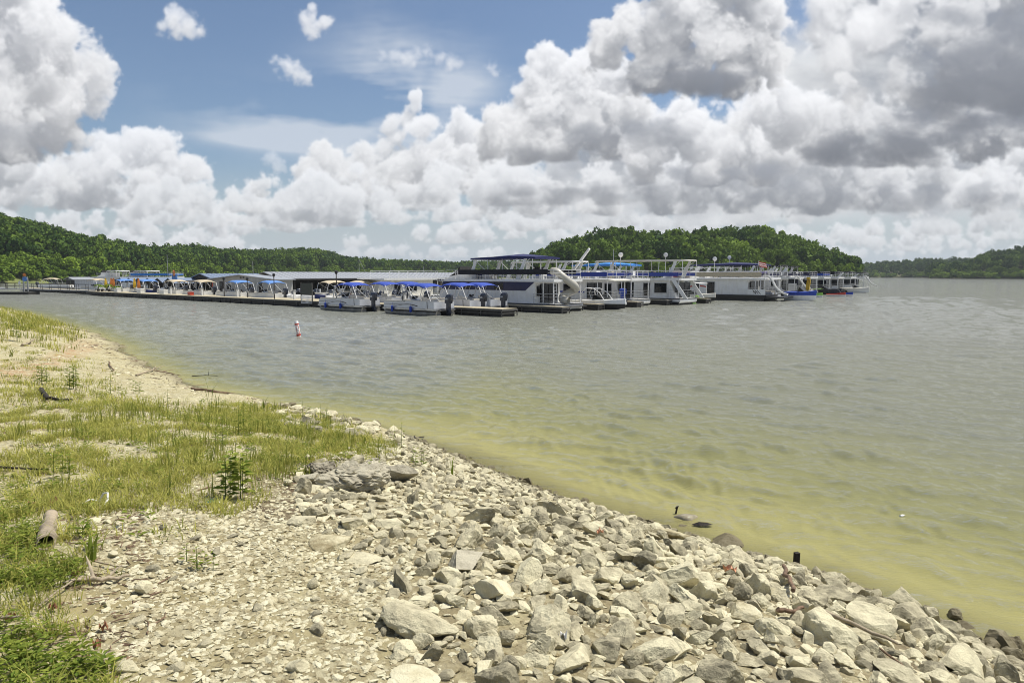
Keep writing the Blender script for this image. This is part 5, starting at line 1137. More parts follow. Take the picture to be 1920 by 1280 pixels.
for t, h, lb in ((97.0, 1.7, "potted palm at the far left end of the main dock"), (95.2, 1.4, "smaller potted palm right of the leftmost palm"), (92.0, 1.7, "potted palm beside the closed orange parasols"), (88.5, 1.3, "potted plant under the left blue canopy")): q = mp(t, 1.6, .68); palm(q.x, q.y, q.z, h, int(t), lb, "potted plants on the dock")
# two tall cruisers behind the sheds
o = houseboat("cruiser", "tall white cruiser with white bridge behind the small sheds", 15, 4.4, "white", "blue_stripe", 4.35, "hard", (-.1, .35), 2.4, 1.6, ((-.1, .08),), arch=False, furniture=False, group="cruisers behind the sheds"); o["category"] = "cruiser"; o.location = (*polar(232, 150), 0); o.rotation_euler = (0, 0, 2.9)
o = houseboat("cruiser", "cruiser with a royal blue bridge behind the small sheds", 14, 4.4, "white", None, 4.3, "hard", (-.2, .4), 2.4, 1.6, ((-.1, .08),), upstripe="sky_blue", arch=False, furniture=False, group="cruisers behind the sheds"); o["category"] = "cruiser"; o.location = (*polar(284, 148), 0); o.rotation_euler = (0, 0, 2.9)
# metal boathouse at far left
root = empty("boathouse", (*polar(143, 168), 0), R_(50), "pale metal boathouse with a dark end wall at the far left of the marina", "boathouse")
MB().box(0, 13, 0, 6, .2, 2.35).build("wall", M["roofmetal"], root); MB().box(-.06, -.003, .1, 5.9, .25, 2.34).build("end_wall", M["darkwood"], root); MB().box(-.1, -.062, 2, 3, .3, 2.1).build("door", M["black"], root)
b = MB()
for ya, yb in ((-.4, 3), (6.4, 3)): b.loft([[(-.5, ya, 2.37), (-.5, yb, 2.95), (-.5, yb, 3.03), (-.5, ya, 2.45)], [(13.4, ya, 2.37), (13.4, yb, 2.95), (13.4, yb, 3.03), (13.4, ya, 2.45)]])
b.prism_x([(0, 2.36), (6, 2.36), (3, 2.9)], .1, .2); b.build("roof", M["roofmetal"], root)
o = copy_tree(TAN, (*polar(108, 165), 0), .2, "double deck pontoon boat at far left in front of the boathouse end wall", pp); o = copy_tree(TAN, (*polar(182, 138), 0), 2.6, "pontoon boat with pale canopy in front of the metal boathouse", pp)
# gangway
root = empty("gangway", (0, 0, 0), 0, "long steel gangway with handrails from the left bank to the main dock", "gangway"); a, c = Vector((*polar(8, 131), .95)), mp(98.3, 1.0, .75); b = MB(); b.bar(a, c, 1.3, .12); b.build("walkway", M["grey"], root)
u = (c-a).normalized(); s = Vector((-u.y, u.x, 0)); b = MB()
for sg in (-.66, .66): rails(b, [a+s*sg, a+(c-a)*.5+s*sg, c+s*sg], 1.1, 2, .03, 2.2)
b.build("railing", M["darkwood"], root); b = MB(); q = a+u*-.2; e = Vector((*polar(-60, 140), 2.2)); b.bar(e, q, 1.3, .12); b.build("ramp", M["grey"], root); b = MB()
for sg in (-.66, .66): rails(b, [e+s*sg, q+s*sg], 1.15, 2, .035, 2.5)
b.build("ramp_railing", M["darkwood"], root)
MB().box(-6, 6, -1.5, 1.5, .02, .45).build("landing_float", M["dockdark"], root).location = (*polar(5, 126), 0)
root = empty("entrance_sign", (*polar(51, 127), .6), 0, "twin posts with round blue sign and orange sun on top beside the gangway", "sign")
for x in (-.35, .4): MB().box(x-.09, x+.09, -.09, .09, -1, 2.6).build("post", M["grey"], root)
MB().loft([[(.42*math.cos(k*.3927), y, 2.2+.42*math.sin(k*.3927)) for k in range(16)] for y in (-.2, -.1)]).build("round_panel", M["ltblue"], root)
MB().loft([[((.2 if k % 2 else .34)*math.cos(k*math.pi/10), y, 2.95+(.2 if k % 2 else .34)*math.sin(k*math.pi/10)) for k in range(20)] for y in (-.2, -.12)]).build("sun_emblem", M["orange"], root)
root = empty("notice_sign", (*polar(40, 127), .6), 0, "small white notice on a thin post left of the twin sign posts", "sign"); MB().box(-.03, .03, -.03, .03, -1, 2.0).build("post", M["grey"], root); MB().box(-.22, .22, -.06, -.033, 1.2, 1.7).build("panel", M["white"], root)
# buoy
root = empty("buoy", at(560.5, 631.5), 0, "leaning white regulatory buoy with orange-red bands floating alone on the lake", "buoy"); root.rotation_euler = (0, R_(-8), .3); rb = .118
cyl = lambda z0, z1, r: [[(r*math.cos(k*math.pi/12), r*math.sin(k*math.pi/12), z) for k in range(24)] for z in (z0, z1)]
MB().loft(cyl(-.5, .90, rb)+[[(.10*math.cos(k*math.pi/12), .10*math.sin(k*math.pi/12), .93) for k in range(24)]]).build("body", M["white"], root, True)
for z0, z1 in ((.71, .80), (.06, .19)): MB().loft(cyl(z0, z1, rb+.003)).build("band", M["red"], root, True)
def wrap(poly, r):  # a flat mark laid on the round body, facing the bank
    return lambda th0: [[(rr_*math.sin(th0+x/r), -rr_*math.cos(th0+x/r), z) for x, z in poly] for rr_ in (r+.002, r+.006)]
b = MB()
for x0, x1, z0, z1 in ((-.085, -.06, .22, .66), (.06, .085, .22, .66), (-.06, .06, .635, .66), (-.06, .06, .22, .245)):
    for i in range(3): xa, xb = x0+(x1-x0)*i/3, x0+(x1-x0)*(i+1)/3; b.loft(wrap([(xa, z0), (xb, z0), (xb, z1), (xa, z1)], rb)(.1))
b.build("square_mark", M["red"], root)
b = MB()
for x0, x1, z0, z1 in ((-.04, .045, .5, .53), (-.04, .03, .43, .46), (-.02, .045, .36, .39)): b.loft(wrap([(x0, z0), (x1, z0), (x1, z1), (x0, z1)], rb)(.1))
b.build("lettering", M["black"], root)
# a seated person at the helm of the left front pontoon boat
def sit_person():
    J = {"pel": (0, 0, .02), "wai": (0, 0, .2), "che": (-.02, 0, .42), "nek": (.0, 0, .56), "hd": (.02, 0, .64), "hd2": (.03, 0, .78), "sl": (-.02, .19, .5), "el": (.08, .25, .26), "wl": (.3, .2, .2), "sr": (-.02, -.19, .5), "er": (.05, -.26, .25), "wr": (.28, -.18, .18), "hl": (.02, .1, 0), "kl": (.44, .12, .04), "al": (.46, .12, -.38), "tl": (.62, .13, -.42), "hr": (.02, -.1, 0), "kr": (.44, -.12, .04), "ar": (.46, -.12, -.38), "tr": (.62, -.13, -.42)}
    E = [("pel", "wai"), ("wai", "che"), ("che", "nek"), ("nek", "hd"), ("hd", "hd2"), ("che", "sl"), ("sl", "el"), ("el", "wl"), ("che", "sr"), ("sr", "er"), ("er", "wr"), ("pel", "hl"), ("hl", "kl"), ("kl", "al"), ("al", "tl"), ("pel", "hr"), ("hr", "kr"), ("kr", "ar"), ("ar", "tr")]
    Rd = dict(pel=.15, wai=.13, che=.15, nek=.055, hd=.085, hd2=.085, sl=.06, el=.042, wl=.034, sr=.06, er=.042, wr=.034, hl=.09, kl=.06, al=.04, tl=.035, hr=.09, kr=.06, ar=.04, tr=.035)
    ks = list(J); me = bpy.data.meshes.new("body"); me.from_pydata([J[k] for k in ks], [(ks.index(a), ks.index(b)) for a, b in E], [])
    tmp = bpy.data.objects.new("body_skeleton", me); COL.objects.link(tmp); md = tmp.modifiers.new("skin", "SKIN")
    for k, sv in zip(ks, me.skin_vertices[0].data): sv.radius = (Rd[k],)*2; sv.use_root = k == "pel"
    tmp.modifiers.new("sub", "SUBSURF").levels = 2; bpy.context.view_layer.update(); dg = bpy.context.evaluated_depsgraph_get()
    bme = bpy.data.meshes.new_from_object(tmp.evaluated_get(dg)); bpy.data.objects.remove(tmp)
    bme.materials.clear(); [bme.materials.append(M[k]) for k in ("skin", "pinkshirt", "shorts")]
    for p in bme.polygons:
        c = p.center; p.use_smooth = True; p.material_index = 1 if .1 < c.z < .55 and (abs(c.y) < .24 and c.x < .12) else (2 if -.12 < c.z <= .12 and c.x < .36 else 0)
    return bme
root = empty("person", mp(19.4-1.35, -1.5-.72, 1.07), HD, "seated person in a pale pink shirt at the helm of the left front pontoon boat", "person")
body = link_mesh("body", sit_person(), root); MB().ball((.01, 0, .80), (.10, .095, .085), 12, 8).build("hair", M["hair"], root, True)
# ------------------------------------------------------------------ the bank: rocks, gravel, grass, weeds, driftwood
def ico(sub):
    bm = bmesh.new(); bmesh.ops.create_icosphere(bm, subdivisions=sub, radius=1); bm.verts.ensure_lookup_table()
    V = np.array([v.co[:] for v in bm.verts]); F = np.array([[v.index for v in f.verts] for f in bm.faces]); bm.free(); return V, F
ICO = {k: ico(k) for k in (1, 2, 3, 4, 5)}
def rock_shape(seed, sub, cuts=9, rough=.05, sx=(1, 1.5), sz=(.55, .9), pits=0.0):
    r = NR(seed); V, F = ICO[sub]; V = V.copy()
    for k in range(cuts):
        n = r.normal(size=3); n /= np.linalg.norm(n); d = r.uniform(.38, .74); over = V@n-d; V = V-np.outer(np.maximum(over, 0), n)
    V *= np.array([r.uniform(*sx), r.uniform(.8, 1.05), r.uniform(*sz)])
    off = r.uniform(0, 50, 3); nrm = V/np.linalg.norm(V, axis=1)[:, None]
    q = V*1.0+off; d = fbm2(q[:, 0]+q[:, 2]*.7, q[:, 1]-q[:, 2]*.6, .55, 4, seed, .6)+.6*fbm2(q[:, 1]+q[:, 2]*1.1, q[:, 0]-q[:, 2]*.3, .2, 3, seed+1)
    V = V+nrm*(d*rough)[:, None]
    if pits: p = fbm2(q[:, 0]*1.1+q[:, 2], q[:, 1]-q[:, 2], .11, 3, seed+2); V = V-nrm*(np.abs(p)*pits)[:, None]
    V[:, 2] -= 0; return V/np.abs(V[:, :2]).max(), F
def rock_mat(name, c0, c1, c2):
    m = bpy.data.materials.new(name); m.use_nodes = True; nt = m.node_tree; n, l = nt.nodes, nt.links; p = n["Principled BSDF"]
    oi = n.new("ShaderNodeObjectInfo"); at_ = n.new("ShaderNodeAttribute"); at_.attribute_name = "tint"; ge = n.new("ShaderNodeNewGeometry")
    def M_(op, a, b, c=True):
        x = n.new("ShaderNodeMath"); x.operation = op; x.use_clamp = c
        for i, v in enumerate((a, b)):
            if isinstance(v, (int, float)): x.inputs[i].default_value = v
            else: l.new(v, x.inputs[i])
        return x.outputs[0]
    vm = n.new("ShaderNodeVectorMath"); vm.operation = "ADD"; l.new(ge.outputs["Position"], vm.inputs[0]); mu = M_("MULTIPLY", oi.outputs["Random"], 37.0, False); cb = n.new("ShaderNodeCombineXYZ"); l.new(mu, cb.inputs[0]); l.new(mu, cb.inputs[2]); l.new(cb.outputs[0], vm.inputs[1])
    def noise(s, d=6, r=.65):
        t = n.new("ShaderNodeTexNoise"); t.inputs["Scale"].default_value = s; t.inputs["Detail"].default_value = d; t.inputs["Roughness"].default_value = r; l.new(vm.outputs[0], t.inputs[0]); return t.outputs[0]
    rp = n.new("ShaderNodeValToRGB"); e = rp.color_ramp.elements; e[0].position = .30; e[0].color = (*c0, 1); e[1].position = .66; e[1].color = (*c2, 1); k = e.new(.47); k.color = (*c1, 1)
    mixv = M_("ADD", noise(7), M_("MULTIPLY", M_("SUBTRACT", M_("FRACT", M_("ADD", oi.outputs["Random"], at_.outputs["Fac"], False), 0.0, False), .5, False), .32, False)); l.new(mixv, rp.inputs[0])
    sp = n.new("ShaderNodeMapRange"); sp.inputs[1].default_value = .60; sp.inputs[2].default_value = .74; sp.inputs[4].default_value = .62; l.new(noise(42, 5, .7), sp.inputs[0])
    mx = n.new("ShaderNodeMix"); mx.data_type = "RGBA"; l.new(sp.outputs[0], mx.inputs[0]); l.new(rp.outputs[0], mx.inputs[6]); mx.inputs[7].default_value = (.13, .115, .075, 1)
    sx = n.new("ShaderNodeSeparateXYZ"); l.new(ge.outputs["Position"], sx.inputs[0])       # algae and wet up to the wave line
    wr = n.new("ShaderNodeMapRange"); wr.inputs[1].default_value = .30; wr.inputs[2].default_value = .04; wr.inputs[4].default_value = .85; l.new(M_("ADD", sx.outputs[2], M_("MULTIPLY", noise(3), .18, False), False), wr.inputs[0]); wr.inputs[1].default_value = .50; wr.inputs[2].default_value = .20
    m2 = n.new("ShaderNodeMix"); m2.data_type = "RGBA"; l.new(wr.outputs[0], m2.inputs[0]); l.new(mx.outputs[2], m2.inputs[6]); m2.inputs[7].default_value = (.10, .078, .032, 1); l.new(m2.outputs[2], p.inputs["Base Color"])
    rg = n.new("ShaderNodeMapRange"); rg.inputs[3].default_value = .88; rg.inputs[4].default_value = .4; l.new(wr.outputs[0], rg.inputs[0]); l.new(rg.outputs[0], p.inputs["Roughness"]); p.inputs["Specular IOR Level"].default_value = .3
    b = n.new("ShaderNodeBump"); b.inputs["Strength"].default_value = .9; b.inputs["Distance"].default_value = .022; l.new(M_("ADD", noise(16, 8, .72), M_("MULTIPLY", noise(70, 4), .35, False), False), b.inputs["Height"]); l.new(b.outputs[0], p.inputs["Normal"])
    return m
M["rock"] = rock_mat("limestone", (.22, .20, .135), (.44, .40, .27), (.63, .585, .40))
M["concrete"] = rock_mat("old_concrete", (.20, .18, .135), (.345, .315, .235), (.48, .445, .335))
M["pebble"] = rock_mat("limestone_chips", (.27, .225, .125), (.52, .47, .305), (.66, .62, .44))
RIP = [(540, 905), (585, 868), (690, 845), (745, 815), (835, 832), (1010, 896), (1215, 960), (1415, 1028), (1615, 1088), (1795, 1155), (1940, 1215), (2060, 1290), (2060, 1500), (740, 1500), (735, 1230), (690, 1110), (620, 1010)]
BIG = [(900, 960), (1210, 972), (1410, 1036), (1612, 1096), (1935, 1225), (2060, 1310), (2060, 1500), (960, 1500), (900, 1280), (860, 1100)]
STRIP = [(490, 765), (560, 770), (700, 802), (750, 825), (700, 835), (600, 800), (500, 785)]
CHIP = [(150, 960), (420, 930), (560, 940), (680, 1010), (740, 1100), (760, 1500), (60, 1500), (200, 1250), (170, 1120), (200, 1040)]
def px_of(x, y): return to_px(x, y, ground_z(x, y))
rk = NR(4); placed = []; cellmap = {}
def free(x, y, r, k=.72):
    cx, cy = int(x//.5), int(y//.5)
    for i in range(cx-2, cx+3):
        for j in range(cy-2, cy+3):
            for (a, b, q) in cellmap.get((i, j), ()):
                if (a-x)**2+(b-y)**2 < (k*(q+r))**2: return False
    return True
def claim(x, y, r): cellmap.setdefault((int(x//.5), int(y//.5)), []).append((x, y, r)); placed.append((x, y, r))
PR = [rock_shape(100+k, 4, 9+k % 5, .09, (1.05, 1.7), (.55, .95), .085) for k in range(14)]
PRM = [raw_mesh("rock_%s" % "abcdefghijklmn"[k], V, F, M["rock"], attrs={"tint": np.zeros(len(V))}) for k, (V, F) in enumerate(PR)]
def set_rock(name, me, x, y, r, flat, label, group=None, rz=None, tilt=.25, sink=.25, cat="rock"):
    o = link_mesh(name, me); z = float(ground_z(np.array([x]), np.array([y]))[0]); o.location = (x, y, z+r*flat*(.55-sink)); o.scale = (r, r, r*flat*1.35)
    o.rotation_euler = (rk.normal()*tilt, rk.normal()*tilt, rz if rz is not None else rk.rand()*6.28); return tag(o, label, cat, group)
# rocks one can name
def rnd_mesh(nm, seed, sub, mt, **k): V, F = rock_shape(seed, sub, **k); return raw_mesh(nm, V, F, M[mt], attrs={"tint": np.full(len(V), .3)})
NAMED = [((652, 915), 82, .66, "concrete", "rough grey lump of pitted concrete half sunk at the edge of the grass", dict(cuts=4, rough=.17, pits=.24, sx=(1.3, 1.4))),
 ((604, 893), 46, .62, "concrete", "rough pitted lump at the left end of the big grey outcrop", dict(cuts=4, rough=.16, pits=.22)), ((700, 882), 52, .6, "concrete", "rough pitted lump at the back of the big grey outcrop", dict(cuts=4, rough=.16, pits=.22)),
 ((742, 900), 44, .6, "concrete", "dark grey boulder right of the pitted concrete lump", {}), ((585, 905), 30, .6, "concrete", "grey broken block on the left of the pitted concrete lump", {}),
 ((572, 978), 34, .32, "rock", "low flat grey rock in the brown mud patch", {}), ((655, 990), 40, .5, "rock", "weathered grey rock at the right edge of the mud patch", {}), ((735, 988), 34, .55, "rock", "round grey rock just below the dark boulder", {}),
 ((630, 1022), 50, .2, "pebble", "broad cream slab lying flat below the mud patch", dict(cuts=6, rough=.03)), ((685, 1052), 48, .22, "rock", "long weathered slab tilted among the chips at the left of the rocks", dict(cuts=6, rough=.03, sx=(1.6, 1.9))),
 ((800, 1182), 82, .48, "rock", "long ledge-like rock with a shadowed hollow under its front", dict(cuts=7, rough=.12, sx=(1.7, 2.0))), ((872, 1068), 44, .6, "concrete", "square grey block near the middle of the rocks", dict(cuts=7)),
 ((985, 1085), 44, .85, "rock", "tall grey rock with a dark notch in its front", {}), ((925, 1118), 42, .5, "pebble", "bright cream rock in front of the square grey block", {}), ((1062, 1090), 32, .8, "rock", "upright angular rock right of the tall notched one", {}),
 ((1355, 1016), 40, .5, "pebble", "pale flat topped rock standing out into the shallows", {}), ((1482, 1078), 25, .95, "pebble", "cream rounded boulder beside the dark stake at the waterline", dict(cuts=7)), ((1255, 1010), 46, .55, "pebble", "large pale slanting rock near the floating plastic bag", {}),
 ((1560, 1128), 42, .6, "rock", "brown stained rock at the waterline right of the cream boulder", {}), ((1625, 1180), 50, .8, "rock", "big rock with a pale flat top above the long stick", {}), ((1720, 1172), 40, .65, "rock", "brown wet rock partly in the water near the right edge", {}),
 ((1872, 1215), 28, .7, "rock", "small dark wet rock standing in the shallows at the far right", {}), ((1800, 1255), 60, .45, "rock", "long low rock above the bare soil at the lower right", {}), ((1075, 1250), 52, .6, "rock", "pale broken rock at the bottom edge below the ledge", {}),
 ((1230, 1232), 46, .6, "rock", "pale grey rock with a rounded back near the bottom edge", {}), ((1390, 1160), 36, .7, "pebble", "clean cream block in the middle of the right hand rocks", {}), ((560, 1252), 21, .75, "rock", "single grey rock on the gravel left of the rocks", {}), ((780, 1280), 46, .16, "pebble", "flat pale slab at the very bottom edge", dict(cuts=5, rough=.02))]
for k, (p, hw, flat, mt, lb, kw) in enumerate(NAMED):
    q = ground_at(*p); r = hw/FPX*math.hypot(q.y, CAM_H-q.z)*.98; kw = dict(dict(cuts=9, rough=.07), **kw)
    set_rock("rock", rnd_mesh("rock_named", 300+k, 5 if k < 3 else 4, mt, **kw), q.x, q.y, r, flat, lb, None, tilt=.1, sink=.2, rz=rk.uniform(-.5, .5) if "sx" in kw else None); claim(q.x, q.y, r*.85)
# the rest, largest first
def scatter(n, rlo, rhi, poly, x=(-9, 9), y=(2.0, 20), k=.7, soft=14, dens=None, pw=1.0):
    out = []; tries = 0
    while len(out) < n and tries < n*30:
        N = 4000; X = rk.uniform(*x, N); Y = rk.uniform(*y, N); px, py = px_of(X, Y); w = soft_poly(px, py, poly, soft)*(px > -80)*(px < 2010)*(py < 1340)
        ok = rk.rand(N) < w
        for a, b in zip(X[ok], Y[ok]):
            tries += 1
            r = rlo+(rhi-rlo)*rk.rand()**pw
            if free(a, b, r, k): claim(a, b, r); out.append((a, b, r))
            if len(out) >= n: break
        tries += N-ok.sum() if ok.sum() < 5 else 0
    return out
rocks = scatter(55, .12, .20, BIG, pw=2.2)+scatter(420, .075, .135, BIG, pw=1.4)+scatter(420, .055, .12, RIP, pw=1.6)+scatter(150, .05, .18, STRIP, x=(-12, 0), y=(10, 22))
rocks += scatter(2600, .03, .075, RIP, k=.58)+scatter(60, .025, .06, CHIP)
px, py = px_of(np.array([a for a, b, r in rocks]), np.array([b for a, b, r in rocks])); show = np.array([r/max(1, math.hypot(a, b)) for a, b, r in rocks])*((px > -10)*(px < 1930)*(py < 1290))
order = np.argsort(-show); top = set(order[:270].tolist())
VV, FF, TT, nv = [], [], [], 0
P2 = [rock_shape(140+k, 2, 9, .05) for k in range(12)]
def add_loose(V, F, x, y, z, r, flat, rz, tilt, tint):
    global nv
    c, s = math.cos(rz), math.sin(rz); W = V*np.array([r, r, r*flat]); ct, st = math.cos(tilt), math.sin(tilt)
    W = np.stack([W[:, 0], W[:, 1]*ct-W[:, 2]*st, W[:, 1]*st+W[:, 2]*ct], 1); W = np.stack([W[:, 0]*c-W[:, 1]*s+x, W[:, 0]*s+W[:, 1]*c+y, W[:, 2]+z], 1)
    VV.append(W); FF.append(F+nv); TT.append(np.full(len(W), tint)); nv += len(W)
for i, (x, y, r) in enumerate(rocks):
    flat = rk.uniform(.5, .95)
    if i in top: set_rock("rock", PRM[rk.randint(len(PRM))], x, y, r*1.08, flat, "pale angular limestone rock lying among many like it on the riprap bank", "limestone rocks of the riprap bank", tilt=.35)
    else: V, F = P2[rk.randint(12)]; add_loose(V, F, x, y, gz(x, y)+r*flat*.3, r*1.08, flat*1.3, rk.rand()*6.28, rk.normal()*.3, rk.rand())
tag(link_mesh("rubble", raw_mesh("rubble", np.vstack(VV), np.vstack(FF), M["rock"], attrs={"tint": np.concatenate(TT)})), "smaller broken limestone rubble filling the gaps of the riprap bank", "rubble", kind="stuff")
# gravel and chips
P1s = []
for k in range(10): V, F = rock_shape(180+k, 1, 7, .03, (1, 1.7), (.22, .5)); P1s.append((V, F))
VV, FF, TT, nv = [], [], [], 0
def gravel(n, rlo, rhi, poly, x, y, soft=30, base=0.0, pw=2.0):
    X = rk.uniform(*x, n); Y = rk.uniform(*y, n); R = rlo+(rhi-rlo)*rk.rand(n)**pw; px, py = px_of(X, Y); Z = ground_z(X, Y); w = np.maximum(soft_poly(px, py, poly, soft), base)*(Z > -.05)*(px > -60)*(px < 1990)*(py < 1330)
    ok = rk.rand(n) < w
    for a, b, r, z in zip(X[ok], Y[ok], R[ok], Z[ok]): V, F = P1s[rk.randint(10)]; add_loose(V, F, a, b, z+r*.12, r, 1.0, rk.rand()*6.28, rk.normal()*.25, rk.rand())
gravel(85000, .006, .034, CHIP, (-4.2, 2.2), (2.1, 9.5), 60)
gravel(44000, .012, .055, RIP, (-4, 8), (2.2, 16), 20)
gravel(12000, .016, .05, [(0, 640), (230, 655), (450, 745), (560, 775), (740, 830), (600, 900), (380, 940), (0, 960)], (-16, 0), (7, 30), 30, pw=2.5)
gravel(5000, .03, .11, [(0, 600), (120, 612), (230, 655), (260, 690), (450, 745), (470, 760), (300, 760), (120, 700), (0, 680)], (-40, -6), (18, 52), 12, pw=2.5)
tag(link_mesh("gravel", raw_mesh("gravel", np.vstack(VV), np.vstack(FF), M["pebble"], attrs={"tint": np.concatenate(TT)})), "cream limestone chips and gravel strewn over the bank", "gravel", kind="stuff")
# ---------------------------------------------------------------- grass
M["grass"] = leaf_mat("bank_grass", (.12, .165, .024), (.52, .49, .13), .4); M["weed"] = leaf_mat("weed_leaves", (.085, .15, .018), (.34, .38, .07), .35)
def blades(pts, nb, hlo, hhi, wd, spread, lean, tlo, thi, seed):
    """pts (n,3): tufts of grass blades -> V, F, tint"""
    r = NR(seed); n = len(pts); N = n*nb; P = np.repeat(pts, nb, 0); a = r.uniform(0, 6.28, N); s = r.rand(N)**.5*spread; P = P+np.stack([np.cos(a)*s, np.sin(a)*s, np.zeros(N)], 1)
    b = a+r.normal(size=N)*.8; h = r.uniform(hlo, hhi, N)*np.repeat(r.uniform(.6, 1.25, n), nb); ln = h*lean*r.uniform(.2, 1.3, N); d = np.stack([np.cos(b), np.sin(b), 0*b], 1); sd = np.stack([-np.sin(b), np.cos(b), 0*b], 1); w = wd*r.uniform(.6, 1.3, N)[:, None]
    up = np.array([0, 0, 1.0]); m = P+d*(ln*.3)[:, None]+up*(h*.62)[:, None]; t = P+d*ln[:, None]+up*(h*r.uniform(.8, 1.0, N))[:, None]
    V = np.stack([P-sd*w, P+sd*w, m+sd*w*.8, m-sd*w*.8, t], 1).reshape(-1, 3); o = np.arange(N)[:, None]*5
    F = np.concatenate([o+np.array([[0, 1, 2]]), o+np.array([[0, 2, 3]]), o+np.array([[3, 2, 4]])], 0); T = np.repeat(np.clip(np.repeat(r.uniform(tlo, thi, n), nb)+r.normal(size=N)*.12, 0, 1), 5); return V, F, T
GR = [([(330, 790), (400, 760), (480, 770), (560, 790), (640, 800), (735, 845), (715, 862), (600, 872), (545, 905), (470, 930), (380, 935), (330, 900), (300, 850)], 1.0),
      ([(-620, 770), (60, 760), (200, 755), (330, 770), (330, 880), (380, 940), (200, 985), (60, 1000), (-620, 1010)], 1.0), ([(-620, 690), (120, 700), (200, 740), (60, 765), (-620, 780)], .7), ([(-620, 565), (60, 585), (150, 625), (60, 640), (-620, 625)], .8), ([(-620, 635), (110, 645), (200, 700), (230, 745), (60, 745), (-620, 700)], .42), ([(380, 930), (470, 930), (420, 990), (330, 1000), (160, 990), (230, 960)], .75), ([(-620, 960), (140, 960), (190, 1040), (110, 1090), (-620, 1080)], .9)]
gr = NR(31)
def grass_pts(n, x, y, thr=.0, scale=.9):
    X = gr.uniform(*x, n); Y = gr.uniform(*y, n); px, py = px_of(X, Y); w = np.zeros(n)
    for poly, k in GR: w = np.maximum(w, k*soft_poly(px, py, poly, 18))
    c = fbm2(X, Y, scale, 4, 88)+.35*fbm2(X, Y, scale*3.5, 2, 89); w = w*np.clip(.40+4.6*(c-thr), .015, 1)*(px > -900)*(shore_d(X, Y) > .35); ok = gr.rand(n) < w; X, Y = X[ok], Y[ok]; return np.stack([X, Y, ground_z(X, Y)-.01], 1)
parts = []
parts.append(blades(grass_pts(37000, (-10.5, .2), (4, 15), .07, .5), 11, .03, .12, .0038, .08, 1.3, .25, 1.0, 1))
LG = [(-620, 945), (150, 950), (190, 1060), (120, 1130), (210, 1240), (230, 1400), (-620, 1400)]; X = gr.uniform(-6.2, -.9, 9500); Y = gr.uniform(2.0, 7.2, 9500); px, py = px_of(X, Y); ok = gr.rand(9500) < soft_poly(px, py, LG, 30)*.38*np.clip(.6+2.5*fbm2(X, Y, .35, 3, 95), 0, 1); parts.append(blades(np.stack([X[ok], Y[ok], ground_z(X[ok], Y[ok])-.01], 1), 9, .03, .15, .003, .06, 1.1, .1, .95, 7))
parts.append(blades(grass_pts(16000, (-20, -2), (12, 30), .0), 9, .05, .17, .006, .12, 1.1, .2, 1.0, 2))
parts.append(blades(grass_pts(20000, (-75, -12), (22, 80), -.15, 3), 9, .15, .45, .015, .22, .7, .2, .9, 3))
LG = [(-620, 945), (150, 950), (190, 1060), (120, 1130), (210, 1240), (230, 1400), (-620, 1400)]; X = gr.uniform(-6.2, -.9, 9500); Y = gr.uniform(2.0, 7.2, 9500); px, py = px_of(X, Y); ok = gr.rand(9500) < soft_poly(px, py, LG, 30)*.38*np.clip(.6+2.5*fbm2(X, Y, .35, 3, 95), 0, 1); parts.append(blades(np.stack([X[ok], Y[ok], ground_z(X[ok], Y[ok])-.01], 1), 9, .03, .15, .003, .06, 1.1, .1, .95, 7))
parts.append(blades(grass_pts(2200, (-7, .3), (6, 15), .05), 6, .12, .30, .004, .05, .6, .0, .6, 4))
def fuse(parts):
    nv = 0; V, F, T = [], [], []
    for v, f, t in parts: V.append(v); F.append(f+nv); T.append(t); nv += len(v)
    return np.vstack(V), np.vstack(F), np.concatenate(T)
V, F, T = fuse(parts); tag(link_mesh("grass", raw_mesh("grass", V, F, M["grass"], True, {"tint": T})), "sparse yellow green grass tufts growing through the gravel", "grass", kind="stuff")
def leaves(base, n, h, ll, lw, seed, droop=.3, up0=.1):
    """stem with lance leaves: V,F(tri),tint"""
    r = NR(seed); V, F, T = [], [], []
    for k in range(n):
        u = up0+(1-up0)*(k+.5)/n; a = k*2.4+r.rand(); l_ = ll*(1.15-.5*u)*r.uniform(.7, 1.2); w = lw*r.uniform(.7, 1.2); p = np.array(base)+np.array([.04*math.sin(3*u+seed)*h, .04*math.cos(2*u+seed)*h, u*h]); d = np.array([math.cos(a), math.sin(a), .55]); d /= np.linalg.norm(d); s = np.array([-math.sin(a), math.cos(a), 0])
        m = p+d*l_*.45; t = p+d*l_+np.array([0, 0, -droop*l_]); q = p+d*l_*.1; o = len(V); V += [q, m+s*w, t, m-s*w]; F += [(o, o+1, o+2), (o, o+2, o+3)]; T += [r.uniform(.1, .9)]*4
    return np.array(V), np.array(F), np.array(T)
LUSH = [(-620, 1085), (110, 1060), (150, 1120), (120, 1180), (70, 1200), (190, 1240), (215, 1400), (-620, 1400)]
LUSH2 = [(-620, 940), (60, 955), (80, 1060), (-620, 1080)]
parts = []; X = gr.uniform(-6.0, -1.0, 10000); Y = gr.uniform(2.0, 6.6, 10000); px, py = px_of(X, Y); w = np.maximum(soft_poly(px, py, LUSH, 25), .55*soft_poly(px, py, LUSH2, 25))*np.clip(.62+3.0*fbm2(X, Y, .4, 3, 91), 0, 1); ok = gr.rand(10000) < w
for x, y in zip(X[ok], Y[ok]): parts.append(leaves((x, y, gz(x, y)-.01), gr.randint(7, 13), gr.uniform(.03, .14), gr.uniform(.045, .10), gr.uniform(.005, .011), gr.randint(9999)))
hp = grass_pts(9000, (-9, .2), (4, 17), -.05, 1.3); hp = hp[:1100]
for x, y, z in hp: parts.append(leaves((x, y, z), gr.randint(5, 10), gr.uniform(.03, .16), gr.uniform(.04, .10), gr.uniform(.006, .014), gr.randint(9999)))
